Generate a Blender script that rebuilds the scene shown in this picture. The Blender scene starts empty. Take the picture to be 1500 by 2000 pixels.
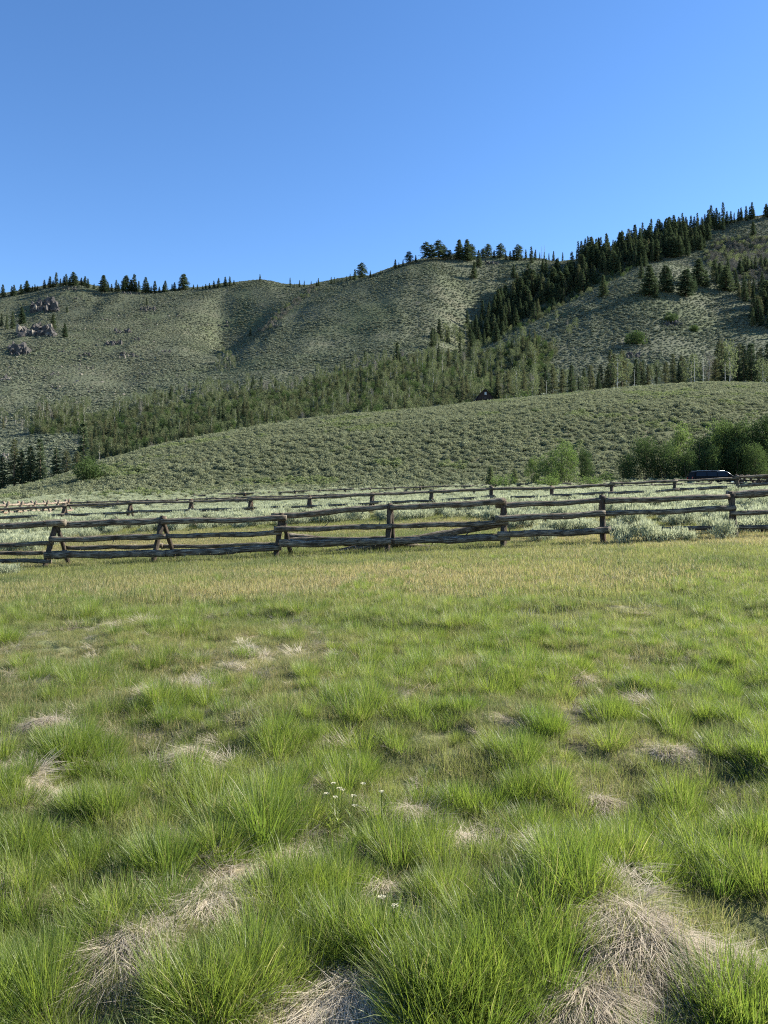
import bpy, bmesh, math, random
import numpy as np
from mathutils import Vector, Matrix

SC = bpy.context.scene
COL = SC.collection
RNG = np.random.default_rng(7)
PI = math.pi
F = 1500.0; CX = 750.0; HZ = 970.0; CH = 1.6      # focal length in photo pixels, centre column, horizon row, eye height

# ------------------------------------------------------------------ helpers
def hash2(ix, iy, seed):
    n = (ix.astype(np.int64) * 374761393 + iy.astype(np.int64) * 668265263 + seed * 974634777) & 0xffffffff
    n = ((n ^ (n >> 13)) * 1274126177) & 0xffffffff
    n = n ^ (n >> 16)
    return (n & 0xffffff) / float(0xffffff)

def vnoise(x, y, seed=0):
    x = np.asarray(x, float); y = np.asarray(y, float)
    ix = np.floor(x); iy = np.floor(y); fx = x - ix; fy = y - iy
    fx = fx * fx * (3 - 2 * fx); fy = fy * fy * (3 - 2 * fy)
    a = hash2(ix, iy, seed); b = hash2(ix + 1, iy, seed); c = hash2(ix, iy + 1, seed); d = hash2(ix + 1, iy + 1, seed)
    return (a * (1 - fx) + b * fx) * (1 - fy) + (c * (1 - fx) + d * fx) * fy

def fbm(x, y, seed=0, oct=4, gain=.5):
    s = 0; a = 1; t = 0
    for o in range(oct):
        s = s + a * (vnoise(x * 2 ** o + 13.7 * o, y * 2 ** o - 7.1 * o, seed + o) - .5); t += a; a *= gain
    return s / t * 2

def smooth(a, b, x):
    t = np.clip((np.asarray(x, float) - a) / (b - a), 0, 1); return t * t * (3 - 2 * t)

class MB:
    """collects vertices, faces, a material slot per face and a colour per vertex; builds ONE mesh"""
    def __init__(s): s.v = []; s.f = []; s.m = []; s.c = []; s.n = 0
    def add(s, V, Fs, mat=0, col=(.5, .5, .5)):
        V = np.asarray(V, float).reshape(-1, 3)
        if not isinstance(Fs, (list, tuple)): Fs = [Fs]
        for f in Fs:
            f = np.asarray(f, np.int64)
            if f.size: s.f.append(f + s.n); s.m.append(np.full(len(f), mat))
        c = np.asarray(col, float)
        if c.ndim == 1: c = np.tile(c, (len(V), 1))
        s.c.append(c); s.v.append(V); s.n += len(V); return s
    def addt(s, V, Fs, C): return s.add(V, Fs, 0, C)
    def mesh(s, name, mats, smoothf=False, origin=None):
        V = np.concatenate(s.v)
        if origin is not None: V = V - np.array(origin)
        me = bpy.data.meshes.new(name)
        me.vertices.add(len(V)); me.vertices.foreach_set('co', V.astype(np.float32).ravel())
        li = np.concatenate([f.ravel() for f in s.f]); sz = np.concatenate([np.full(len(f), f.shape[1]) for f in s.f])
        me.loops.add(len(li)); me.loops.foreach_set('vertex_index', li.astype(np.int32))
        me.polygons.add(len(sz)); st = np.concatenate([[0], np.cumsum(sz)[:-1]])
        me.polygons.foreach_set('loop_start', st.astype(np.int32))
        me.polygons.foreach_set('material_index', np.concatenate(s.m).astype(np.int32))
        me.polygons.foreach_set('use_smooth', np.full(len(sz), bool(smoothf)))
        me.update(calc_edges=True)
        a = me.attributes.new('tint', 'FLOAT_COLOR', 'POINT')
        C = np.concatenate(s.c); C = np.concatenate([C, np.ones((len(C), 1))], 1)
        a.data.foreach_set('color', C.astype(np.float32).ravel())
        for m in (mats if isinstance(mats, (list, tuple)) else [mats]): me.materials.append(m)
        return me
    def build(s, name, mats, parent=None, origin=None, smoothf=False):
        me = s.mesh(name, mats, smoothf, origin)
        o = bpy.data.objects.new(name, me); COL.objects.link(o)
        if parent is not None: o.parent = parent
        elif origin is not None: o.location = origin
        return o

def tag(o, label=None, cat=None, group=None, kind=None):
    if label: o['label'] = label
    if cat: o['category'] = cat
    if group: o['group'] = group
    if kind: o['kind'] = kind
    return o

def empty(name, loc, rz=0):
    o = bpy.data.objects.new(name, None); COL.objects.link(o); o.location = loc; o.rotation_euler = (0, 0, rz)
    o.empty_display_size = .3
    return o

def blades(base, az, lean, curl, L, w, seg=3, rnd=None, taper=1.5, face=None):
    """curved tapering grass blades; colour = (random, height along blade, random)"""
    base = np.asarray(base, float); n = len(base)
    rnd = RNG.random((n, 2)) if rnd is None else rnd
    fa = (az + PI / 2 + RNG.normal(0, .7, n)) if face is None else face
    side = np.stack([np.cos(fa), np.sin(fa), np.zeros(n)], 1)
    hd = np.stack([np.cos(az), np.sin(az), np.zeros(n)], 1)
    pts = []; p = base.copy()
    for j in range(seg + 1):
        t = j / seg
        pts.append(p.copy())
        th = lean + curl * (t + .5 / seg)
        p = p + (hd * np.sin(th)[:, None] + np.array([0, 0, 1.]) * np.cos(th)[:, None]) * (L / seg)[:, None]
    V = []; C = []
    for j in range(seg):
        t = j / seg; ww = (w * (1 - t ** taper * .8) / 2)[:, None]
        V += [pts[j] - side * ww, pts[j] + side * ww]
        c = np.stack([rnd[:, 0], np.full(n, t), rnd[:, 1]], 1); C += [c, c]
    V.append(pts[seg]); C.append(np.stack([rnd[:, 0], np.ones(n), rnd[:, 1]], 1))
    k = 2 * seg + 1
    V = np.stack(V, 1).reshape(-1, 3); C = np.stack(C, 1).reshape(-1, 3)
    b = np.arange(n)[:, None] * k
    q = np.concatenate([b + np.array([[2 * j, 2 * j + 1, 2 * j + 3, 2 * j + 2]]) for j in range(seg - 1)]) if seg > 1 else np.zeros((0, 4), int)
    t3 = b + np.array([[2 * seg - 2, 2 * seg - 1, 2 * seg]])
    return V, [q, t3], C

def cards(cen, d, L, W, rnd=None, nrm=None):
    """diamond-shaped leaf cards along direction d"""
    n = len(cen); d = d / (np.linalg.norm(d, axis=1, keepdims=True) + 1e-9)
    r = RNG.normal(size=(n, 3)) if nrm is None else nrm
    s = np.cross(d, r); s /= (np.linalg.norm(s, axis=1, keepdims=True) + 1e-9)
    L = np.broadcast_to(L, n)[:, None]; W = np.broadcast_to(W, n)[:, None]
    V = np.stack([cen, cen + d * L * .45 + s * W / 2, cen + d * L, cen + d * L * .45 - s * W / 2], 1).reshape(-1, 3)
    rnd = RNG.random((n, 3)) if rnd is None else rnd
    C = np.repeat(rnd, 4, 0)
    return V, [np.arange(4 * n).reshape(n, 4)], C

def tube(path, rad, seg=8, rnd=0, cap=True, rough=0.0, seed=0):
    path = np.asarray(path, float); n = len(path); rad = np.broadcast_to(rad, n)
    T = np.gradient(path, axis=0); T /= np.linalg.norm(T, axis=1, keepdims=True)
    up = np.array([0, 0, 1.]) if abs(T[0, 2]) < .8 else np.array([1., 0, 0])
    A = np.cross(T, up); A /= np.linalg.norm(A, axis=1, keepdims=True); Bv = np.cross(A, T)
    a = np.arange(seg) / seg * 2 * PI
    R = np.repeat(rad[:, None], seg, 1)
    if rough:
        ii, jj = np.meshgrid(np.arange(n), np.arange(seg), indexing='ij')
        R = R * (1 + rough * (hash2(ii, jj, seed + 5) - .5) * 2 + rough * 1.2 * (vnoise(ii * .35, jj * .8, seed + 9) - .5))
    V = path[:, None] + A[:, None] * (np.cos(a) * R)[..., None] + Bv[:, None] * (np.sin(a) * R)[..., None]
    i, j = np.meshgrid(np.arange(n - 1), np.arange(seg), indexing='ij'); j2 = (j + 1) % seg
    q = np.stack([i * seg + j, i * seg + j2, (i + 1) * seg + j2, (i + 1) * seg + j], -1).reshape(-1, 4)
    ln = np.concatenate([[0], np.cumsum(np.linalg.norm(np.diff(path, axis=0), axis=1))])
    C = np.stack([np.repeat(ln[:, None], seg, 1), np.repeat((np.abs(a - PI) / PI)[None], n, 0), np.full((n, seg), rnd)], -1).reshape(-1, 3)
    V = V.reshape(-1, 3); Fs = [q]
    if cap:
        e = len(V); V = np.concatenate([V, path[:1], path[-1:]]); C = np.concatenate([C, [[0, .5, rnd]], [[ln[-1], .5, rnd]]])
        k = np.arange(seg); k2 = (k + 1) % seg; l = (n - 1) * seg
        Fs.append(np.concatenate([np.stack([k2, k, np.full(seg, e)], 1), np.stack([l + k, l + k2, np.full(seg, e + 1)], 1)]))
    return V, Fs, C

BOXF = np.array([[0, 1, 3, 2], [4, 6, 7, 5], [0, 4, 5, 1], [2, 3, 7, 6], [0, 2, 6, 4], [1, 5, 7, 3]])
def box(lo, hi):
    V = np.array([[x, y, z] for x in (lo[0], hi[0]) for y in (lo[1], hi[1]) for z in (lo[2], hi[2])], float)
    return V, [BOXF]

def prism(poly, axis_vec, origin, ux, uz):
    """polygon (u,w) in the plane ux,uz extruded along axis_vec from origin"""
    P = np.array([np.array(origin) + u * np.array(ux) + w * np.array(uz) for u, w in poly]); n = len(P)
    V = np.concatenate([P, P + np.array(axis_vec)])
    k = np.arange(n); k2 = (k + 1) % n
    return V, [np.array([k[::-1]]), np.array([k + n]), np.stack([k, k2, k2 + n, k + n], 1)]

# ------------------------------------------------------------------ materials
def mat(name):
    m = bpy.data.materials.new(name); m.use_nodes = True; nt = m.node_tree; nt.nodes.clear()
    out = nt.nodes.new('ShaderNodeOutputMaterial')
    return m, nt, out
def N(nt, typ, **kw):
    n = nt.nodes.new(typ)
    for k, v in kw.items():
        if k == 'ins':
            for a, b in v.items():
                if isinstance(b, bpy.types.NodeSocket): nt.links.new(b, n.inputs[a])
                else: n.inputs[a].default_value = b
        else: setattr(n, k, v)
    return n
def rgba(c): return (c[0], c[1], c[2], 1)
def mixc(nt, fac, a, b, bt='MIX'):
    n = nt.nodes.new('ShaderNodeMix'); n.data_type = 'RGBA'; n.blend_type = bt
    for i, v in ((0, fac), (6, a), (7, b)):
        if isinstance(v, bpy.types.NodeSocket): nt.links.new(v, n.inputs[i])
        else: n.inputs[i].default_value = v if i == 0 else rgba(v)
    return n.outputs[2]
def math_(nt, op, a, b=0.0, c=None, clamp=False):
    n = nt.nodes.new('ShaderNodeMath'); n.operation = op; n.use_clamp = clamp
    for i, v in enumerate((a, b) if c is None else (a, b, c)):
        if isinstance(v, bpy.types.NodeSocket): nt.links.new(v, n.inputs[i])
        else: n.inputs[i].default_value = v
    return n.outputs[0]

def leafy(name, c1, c2, dead=None, transl=.4, tcol=1.5, rough=.6, blade=False, patch=None, spec=.25, deadbase=0.0):
    """diffuse + translucent leaf; tint attribute picks between the colours, instance value 'dry' adds dead ones"""
    c1 = [v * .88 for v in c1]; c2 = [v * .88 for v in c2]
    m, nt, out = mat(name)
    at = N(nt, 'ShaderNodeAttribute', attribute_name='tint'); sep = N(nt, 'ShaderNodeSeparateColor', ins={0: at.outputs['Color']})
    oi = N(nt, 'ShaderNodeObjectInfo')
    r = math_(nt, 'ADD', math_(nt, 'MULTIPLY', sep.outputs[0], .5), math_(nt, 'MULTIPLY', oi.outputs['Random'], .5))
    col = mixc(nt, r, c1, c2)
    if patch:
        geo = N(nt, 'ShaderNodeNewGeometry'); nz = N(nt, 'ShaderNodeTexNoise', ins={'Vector': geo.outputs['Position'], 'Scale': patch[0], 'Detail': 3.0})
        f = N(nt, 'ShaderNodeMapRange', ins={0: nz.outputs[0], 1: .42, 2: .62}); col = mixc(nt, math_(nt, 'MULTIPLY', f.outputs[0], patch[2]), col, patch[1])
    if dead:
        dr = N(nt, 'ShaderNodeAttribute', attribute_name='dry', attribute_type='INSTANCER')
        th = math_(nt, 'ADD', dr.outputs['Fac'], deadbase)
        if blade: th = math_(nt, 'ADD', th, math_(nt, 'MULTIPLY', math_(nt, 'POWER', math_(nt, 'SUBTRACT', 1, sep.outputs[1]), 6.0), .25))
        f = math_(nt, 'MULTIPLY', math_(nt, 'SUBTRACT', th, sep.outputs[2]), 6.0, clamp=True)
        dcol = mixc(nt, sep.outputs[0], dead[0], dead[1])
        col = mixc(nt, f, col, dcol)
    bs = N(nt, 'ShaderNodeBsdfPrincipled', ins={'Base Color': col, 'Roughness': rough, 'Specular IOR Level': spec})
    hs = N(nt, 'ShaderNodeHueSaturation', ins={'Color': col, 'Value': tcol, 'Saturation': 1.1})
    tr = N(nt, 'ShaderNodeBsdfTranslucent', ins={0: hs.outputs[0]})
    mx = N(nt, 'ShaderNodeMixShader', ins={0: transl, 1: bs.outputs[0], 2: tr.outputs[0]})
    nt.links.new(mx.outputs[0], out.inputs[0]); return m

def solid(name, c, rough=.6, spec=.3, metal=0, noise=None, bump=None):
    m, nt, out = mat(name)
    bs = N(nt, 'ShaderNodeBsdfPrincipled', ins={'Base Color': rgba(c), 'Roughness': rough, 'Specular IOR Level': spec, 'Metallic': metal})
    tc = N(nt, 'ShaderNodeTexCoord')
    if noise:
        nz = N(nt, 'ShaderNodeTexNoise', ins={'Vector': tc.outputs['Object'], 'Scale': noise[0], 'Detail': 5.0})
        f = N(nt, 'ShaderNodeMapRange', ins={0: nz.outputs[0], 1: .35, 2: .65})
        nt.links.new(mixc(nt, f.outputs[0], c, noise[1]), bs.inputs['Base Color'])
    if bump:
        nz = N(nt, 'ShaderNodeTexNoise', ins={'Vector': tc.outputs['Object'], 'Scale': bump[0], 'Detail': 6.0})
        b = N(nt, 'ShaderNodeBump', ins={'Height': nz.outputs[0], 'Strength': bump[1], 'Distance': bump[2]}); nt.links.new(b.outputs[0], bs.inputs['Normal'])
    nt.links.new(bs.outputs[0], out.inputs[0]); return m

def wood(name, c_lo, c_hi, c_red, red=.35):
    m, nt, out = mat(name)
    at = N(nt, 'ShaderNodeAttribute', attribute_name='tint'); sep = N(nt, 'ShaderNodeSeparateColor', ins={0: at.outputs['Color']})
    rr = math_(nt, 'MULTIPLY', sep.outputs[2], 37.0)
    def v(sx, sy): return N(nt, 'ShaderNodeCombineXYZ', ins={0: math_(nt, 'MULTIPLY', sep.outputs[0], sx), 1: math_(nt, 'MULTIPLY', sep.outputs[1], sy), 2: rr}).outputs[0]
    n1 = N(nt, 'ShaderNodeTexNoise', ins={'Vector': v(3.5, 12), 'Scale': 1.0, 'Detail': 6.0, 'Roughness': .65})
    n2 = N(nt, 'ShaderNodeTexNoise', ins={'Vector': v(1.3, 1.5), 'Scale': 1.0, 'Detail': 3.0})
    n3 = N(nt, 'ShaderNodeTexNoise', ins={'Vector': v(2.0, 40), 'Scale': 1.0, 'Detail': 3.0})
    f1 = N(nt, 'ShaderNodeMapRange', ins={0: n1.outputs[0], 1: .44, 2: .66})
    f2 = N(nt, 'ShaderNodeMapRange', ins={0: n2.outputs[0], 1: .56, 2: .72, 4: red})
    c = mixc(nt, f1.outputs[0], c_lo, c_hi); c = mixc(nt, f2.outputs[0], c, c_red)
    c = mixc(nt, math_(nt, 'MULTIPLY', n3.outputs[0], .5), c, [x * .5 for x in c_lo])
    bs = N(nt, 'ShaderNodeBsdfPrincipled', ins={'Base Color': c, 'Roughness': .85, 'Specular IOR Level': .2})
    b = N(nt, 'ShaderNodeBump', ins={'Height': math_(nt, 'ADD', n1.outputs[0], math_(nt, 'MULTIPLY', n3.outputs[0], .5)), 'Strength': .9, 'Distance': .02})
    nt.links.new(b.outputs[0], bs.inputs['Normal']); nt.links.new(bs.outputs[0], out.inputs[0]); return m

def soil(name, layers, bump=(8, .5, .05)):
    """ground: base colour then (noise scale, lo, hi, colour) layers, all in world metres"""
    m, nt, out = mat(name); geo = N(nt, 'ShaderNodeNewGeometry'); col = None
    for i, l in enumerate(layers):
        if i == 0: base = l; continue
        nz = N(nt, 'ShaderNodeTexNoise', ins={'Vector': geo.outputs['Position'], 'Scale': l[0], 'Detail': 6.0, 'Roughness': .6})
        f = N(nt, 'ShaderNodeMapRange', ins={0: nz.outputs[0], 1: l[1], 2: l[2]})
        col = mixc(nt, f.outputs[0], base if col is None else col, l[3])
    bs = N(nt, 'ShaderNodeBsdfPrincipled', ins={'Base Color': col, 'Roughness': .95, 'Specular IOR Level': .1})
    nz = N(nt, 'ShaderNodeTexNoise', ins={'Vector': geo.outputs['Position'], 'Scale': bump[0], 'Detail': 5.0})
    b = N(nt, 'ShaderNodeBump', ins={'Height': nz.outputs[0], 'Strength': bump[1], 'Distance': bump[2]}); nt.links.new(b.outputs[0], bs.inputs['Normal'])
    nt.links.new(bs.outputs[0], out.inputs[0]); return m

STRAW = ((.40, .33, .20), (.60, .53, .38)); TAN = ((.24, .205, .095), (.40, .345, .18))
M = {}
M['lush'] = leafy('lush_grass', (.08, .138, .03), (.235, .29, .06), dead=TAN, transl=.5, tcol=1.5, blade=True, rough=.45, spec=.4)
M['meadow'] = leafy('meadow_grass', (.12, .15, .05), (.28, .29, .10), patch=(.5, (.07, .105, .04), .65), dead=TAN, transl=.5, tcol=1.4, blade=True, rough=.5, spec=.35)
M['thatch'] = leafy('dead_thatch', (.34, .285, .21), (.74, .66, .52), transl=.3, tcol=1.1, rough=.6)
M['flower'] = solid('white_petals', (.40, .38, .25), .8)
M['seed'] = leafy('seed_heads', (.24, .21, .10), (.38, .34, .18), transl=.3, tcol=1.1, rough=.6)
M['sage'] = leafy('sage_leaf', (.30, .33, .21), (.50, .53, .36), transl=.4, tcol=1.2, rough=.7, spec=.15)
M['sagehill'] = leafy('sage_leaf_hill', (.145, .165, .09), (.29, .31, .19), dead=((.13, .17, .06), (.20, .24, .10)), transl=.35, tcol=1.2, rough=.8, spec=.1)
M['sagefar'] = leafy('sage_leaf_far', (.135, .162, .108), (.27, .30, .212), dead=((.19, .185, .13), (.26, .25, .185)), transl=.15, tcol=1.2, rough=.8, spec=.1)
M['stem'] = solid('woody_stem', (.12, .095, .07), .9, .1)
M['conifer'] = leafy('conifer_needles', (.042, .066, .038), (.10, .13, .065), transl=.25, tcol=1.3, rough=.85, spec=.04)
M['brownpine'] = leafy('olive_needles', (.085, .10, .05), (.15, .16, .085), transl=.25, tcol=1.3, rough=.85, spec=.04)
M['aspen'] = leafy('aspen_leaf', (.085, .112, .055), (.155, .178, .09), transl=.4, tcol=1.4, rough=.85, spec=.04)
M['willow'] = leafy('willow_leaf', (.09, .14, .045), (.17, .225, .075), transl=.4, tcol=1.4, rough=.85, spec=.04)
M['darkbroad'] = leafy('dark_broad_leaf', (.035, .06, .025), (.09, .13, .045), transl=.35, tcol=1.4, rough=.85, spec=.04)
M['greybrush'] = leafy('grey_twigs', (.13, .125, .10), (.22, .21, .175), transl=.1, tcol=1.1, rough=.9, spec=.1)
M['bark'] = solid('brown_bark', (.10, .075, .055), .9, .1, noise=(3, (.17, .13, .10)))
M['whitebark'] = solid('pale_bark', (.55, .53, .46), .8, .1, noise=(4, (.30, .27, .22)))
M['snag'] = solid('weathered_snag', (.33, .30, .27), .85, .1, noise=(3, (.20, .17, .15)))
M['rock'] = solid('grey_rock', (.095, .09, .085), .9, .1, noise=(.5, (.04, .038, .037)), bump=(2.5, .8, .3))
M['palerock'] = solid('pale_rock', (.24, .22, .185), .9, .1, noise=(.7, (.11, .10, .085)), bump=(2.5, .8, .3))
M['rail'] = wood('weathered_rail', (.05, .038, .025), (.42, .37, .28), (.22, .13, .07), .3)
M['leg'] = wood('post_wood', (.03, .023, .017), (.15, .12, .085), (.22, .09, .04), .4)
M['oldrail'] = wood('pale_old_log', (.12, .09, .065), (.42, .36, .28), (.36, .20, .12), .5)
M['meadow_soil'] = soil('meadow_soil', [(.075, .06, .04), (3.0, .45, .6, (.30, .25, .17)), (14, .5, .7, (.05, .042, .03)), (.35, .42, .6, (.13, .15, .06))], (20, .8, .04))
M['hill_soil'] = soil('sage_hill_soil', [(.08, .09, .045), (.25, .45, .6, (.11, .105, .062)), (.06, .5, .62, (.09, .105, .045))], (3, .6, .15))
M['far_soil'] = soil('far_hill_soil', [(.09, .102, .065), (.05, .48, .62, (.11, .112, .075)), (.012, .48, .6, (.085, .105, .052)), (.6, .5, .65, (.07, .08, .05))], (1.2, .7, .5))

# ------------------------------------------------------------------ terrain
def near(x, y):
    xs = 30 * np.tanh(x / 30)
    z = .045 * xs * smooth(5, 20, y) + .85 * smooth(20, 39, y) + .15 * smooth(39, 60, y)
    return z
def hummock(x, y):
    a = smooth(17, 9, y) * smooth(-14, -4, y + 0 * x)
    b = fbm(x * 1.3 + 40, y * 1.3, 3, 3) * .13 + fbm(x * 4, y * 4 + 9, 5, 2) * .025
    z = b * a
    for hx, hy, r, h in MOUNDS: z = z + h * np.exp(-(((x - hx) ** 2 + (y - hy) ** 2) / r ** 2))
    return z

def W(px, D): return (px - CX) / F * D
# hand-placed straw mounds: photo column, row of its middle, radius m, height m
MOUND_PX = [(1275, 1895, .27, .15), (690, 1935, .25, .10), (225, 1890, .24, .11), (415, 1790, .17, .09), (855, 1800, .17, .07), (1150, 1985, .22, .08),
            (1440, 1900, .16, .06), (690, 1640, .14, .06), (615, 1672, .16, .05), (895, 1630, .13, .05), (1180, 1550, .14, .06), (92, 1430, .22, .12), (370, 1470, .25, .08),
            (1060, 1640, .12, .04), (800, 1575, .12, .04), (110, 1555, .15, .04), (330, 1640, .12, .05), (1130, 1335, .2, .06), (210, 1220, .3, .08), (1215, 1238, .3, .07),
            (740, 1742, .1, .03), (1310, 1480, .15, .06), (960, 1610, .1, .04), (20, 1720, .15, .05), (1490, 1600, .15, .05)]
MOUNDS = []
for a, b, r, h in MOUND_PX:
    D = CH * F / (b - HZ); MOUNDS.append((W(a, D), D, r * (.74 if len(MOUNDS) < 7 else .6), h * (.4 if len(MOUNDS) < 7 else .5)))

PXG = np.arange(-900, 2401, 5.0)
def curve(pts, sg=3):
    pts = sorted(pts); v = np.interp(PXG, [p[0] for p in pts], [p[1] for p in pts])
    k = np.exp(-.5 * (np.arange(-12, 13) / sg) ** 2); k /= k.sum()
    return np.convolve(np.pad(v, 12, mode='edge'), k, 'valid')
L1p = [(-900, 990), (-200, 978), (0, 966), (100, 940), (200, 905), (300, 878), (400, 856), (500, 838), (600, 824), (700, 812), (800, 803), (950, 788), (1100, 772), (1250, 757), (1380, 747), (1500, 751), (1700, 768), (2000, 800), (2400, 850)]
L6p = [(-900, 650), (0, 645), (250, 650), (350, 660), (400, 682), (430, 695), (470, 675), (500, 652), (540, 620), (600, 592), (650, 571), (700, 551), (750, 534), (800, 516), (840, 505), (900, 500), (960, 505), (1000, 507), (1050, 509), (1100, 512), (1150, 503), (1200, 489), (1250, 474), (1300, 461), (1350, 450), (1400, 440), (1450, 431), (1500, 425), (2400, 380)]
L7p = [(-900, 600), (0, 578), (50, 571), (90, 562), (130, 556), (160, 557), (180, 564), (250, 569), (300, 571), (350, 567), (400, 563), (450, 556), (500, 549), (540, 555), (570, 559), (600, 559), (640, 556), (680, 549), (720, 543), (760, 541), (850, 530), (1000, 530), (1500, 455), (2400, 420)]
KN = []   # (D curve, py curve)
KN.append((curve([(0, 92)]), curve([(-900, 985), (0, 974), (250, 967), (500, 961), (750, 955), (1000, 949), (1250, 943), (1500, 938), (2400, 930)])))
L1 = curve(L1p); L1D = curve([(-900, 115), (0, 125), (300, 142), (600, 162), (1000, 182), (1380, 198), (2400, 205)])
L0z = CH + (HZ - KN[0][1]) / F * KN[0][0]; L1z = CH + (HZ - L1) / F * L1D
Dm = 92 + .5 * (L1D - 92); zm = L0z + (L1z - L0z) * .60
KN.append((Dm, HZ - (zm - CH) * F / Dm)); KN.append((L1D, L1))
KN.append((curve([(-900, 240), (0, 255), (500, 255), (1000, 270), (2400, 290)]), curve([(-900, 965), (0, 958), (100, 950), (200, 927), (300, 897), (400, 872), (500, 853), (600, 838), (700, 826), (800, 815), (950, 799), (1100, 782), (1250, 767), (1380, 758), (1500, 760), (2400, 770)])))
KN.append((curve([(0, 400), (750, 420), (1000, 400)]), curve([(-900, 845), (0, 838), (200, 830), (300, 815), (400, 802), (500, 785), (600, 770), (750, 748), (850, 738), (950, 738), (1000, 742), (1100, 738), (1250, 728), (1500, 715), (2400, 690)])))
L4 = curve([(-900, 740), (0, 745), (250, 750), (430, 738), (500, 722), (600, 705), (750, 690), (850, 697), (900, 699), (950, 680), (1000, 655), (1050, 628), (1100, 600), (1150, 573), (1200, 548), (1250, 527), (1290, 518), (1350, 524), (1400, 526), (1450, 515), (1500, 505), (1700, 470), (2400, 440)], 2)
L4D = curve([(0, 520), (700, 540), (850, 520), (1000, 560), (1290, 620), (1500, 650)])
KN.append((L4D, L4))
L5 = curve([(-900, 718), (0, 720), (250, 725), (430, 722), (500, 695), (600, 672), (750, 660), (850, 675), (900, 695), (950, 690), (1000, 668), (1050, 641), (1100, 613), (1150, 585), (1200, 560), (1250, 538), (1290, 527), (1350, 528), (1400, 520), (1450, 504), (1500, 490), (1700, 460), (2400, 430)])
KN.append((L4D + 42, L5))
L6 = curve(L6p, 2); L6D = curve([(0, 720), (430, 660), (600, 720), (750, 770), (850, 795), (1000, 805), (1500, 810)])
KN.append((L6D, L6))
b = curve([(-900, -10), (390, -10), (430, 6), (500, 10), (700, 10), (760, 12), (2400, 12)])
KN.append((L6D + 45, L6 + b))
L7 = curve(L7p, 2); L7D = curve([(-900, 930), (0, 930), (1000, 900), (2400, 900)])
KN.append((L7D, L7)); KN.append((L7D + 150, L7 + 45))
NK = len(KN)

def _pchip(xk, yk, x):
    h = np.diff(xk, axis=1); d = np.diff(yk, axis=1) / h
    m = np.zeros_like(yk); w1 = 2 * h[:, 1:] + h[:, :-1]; w2 = h[:, 1:] + 2 * h[:, :-1]
    same = d[:, :-1] * d[:, 1:] > 0
    with np.errstate(divide='ignore', invalid='ignore'):
        hm = (w1 + w2) / (w1 / d[:, :-1] + w2 / d[:, 1:])
    m[:, 1:-1] = np.where(same, hm, 0); m[:, 0] = d[:, 0]; m[:, -1] = d[:, -1]
    i = np.clip((xk <= x[:, None]).sum(1) - 1, 0, xk.shape[1] - 2); r = np.arange(len(x))
    H_ = h[r, i]; t = np.clip((x - xk[r, i]) / H_, 0, 1)
    return (2 * t**3 - 3 * t**2 + 1) * yk[r, i] + (t**3 - 2 * t**2 + t) * H_ * m[r, i] + (-2 * t**3 + 3 * t**2) * yk[r, i + 1] + (t**3 - t**2) * H_ * m[r, i + 1]

def far_z(px, D):
    px = np.clip(px, -900, 2400)
    xs = []; zs = []
    for d in (44., 60.): xs.append(np.full(len(px), d)); zs.append(near(W(px, d), np.full(len(px), d)))
    for dc, pc in KN:
        d = np.interp(px, PXG, dc); p = np.interp(px, PXG, pc)
        xs.append(d); zs.append(CH + (HZ - p) / F * d)
    xs.append(np.full(len(px), 3200.)); zs.append(np.full(len(px), 60.))
    z = _pchip(np.stack(xs, 1), np.stack(zs, 1), D)
    x = W(px, D)
    a = smooth(60, 130, D) * .5 + smooth(220, 420, D) * 1.9
    z = z + a * fbm(x / 45, D / 45, 21, 4, .55) + smooth(350, 500, D) * 2.2 * fbm(x / 120 + 4, D / 200, 31, 2)
    z = z + smooth(380, 480, D) * 1.5 * (1 - np.abs(fbm(x / 38 + .4 * fbm(x / 60, D / 60, 8, 2), D / 170, 41, 2)) * 2.2)
    return z
def H(x, y):
    x = np.atleast_1d(np.asarray(x, float)); y = np.atleast_1d(np.asarray(y, float))
    z = near(x, y) + hummock(x, y)
    f = y > 50
    if f.any(): z[f] = far_z(CX + F * x[f] / y[f], y[f])
    return z
def h1(x, y): return float(H([x], [y])[0])

DPR = np.exp(np.linspace(math.log(52), math.log(1050), 420))
def profile(px):
    px = np.atleast_1d(px); P, D = np.meshgrid(px, DPR, indexing='ij')
    z = far_z(P.ravel(), D.ravel()).reshape(P.shape)
    return HZ - (z - CH) / D * F
PG = np.arange(-340, 1846, 6.0); PROF = profile(PG); PMIN = np.minimum.accumulate(PROF, axis=1)
def hit(px, py):
    """world point on the terrain first seen at that photo column and row"""
    i = int(np.clip(round((px + 340) / 6), 0, len(PG) - 1)); ok = np.nonzero(PMIN[i] <= py)[0]
    D = DPR[ok[0]] if len(ok) else DPR[np.argmin(PROF[i])]
    x = W(px, D); return x, D, h1(x, D)
def hit_far(px, py):
    x, D, z = hit(px, py)
    if D < 228: D = float(RNG.uniform(238, 285)); x = W(px, D); z = h1(x, D)
    return x, D, z
def visible(x, y, up=1.0, slack=0):
    px = CX + F * x / y; i = np.clip(np.round((px + 340) / 6).astype(int), 0, len(PG) - 1)
    j = np.clip(np.searchsorted(DPR, y) - 3, 0, len(DPR) - 1)
    z = H(x, y) + up; py = HZ - (z - CH) / y * F
    return (py < PMIN[i, j] + slack) | (y < 60)

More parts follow.
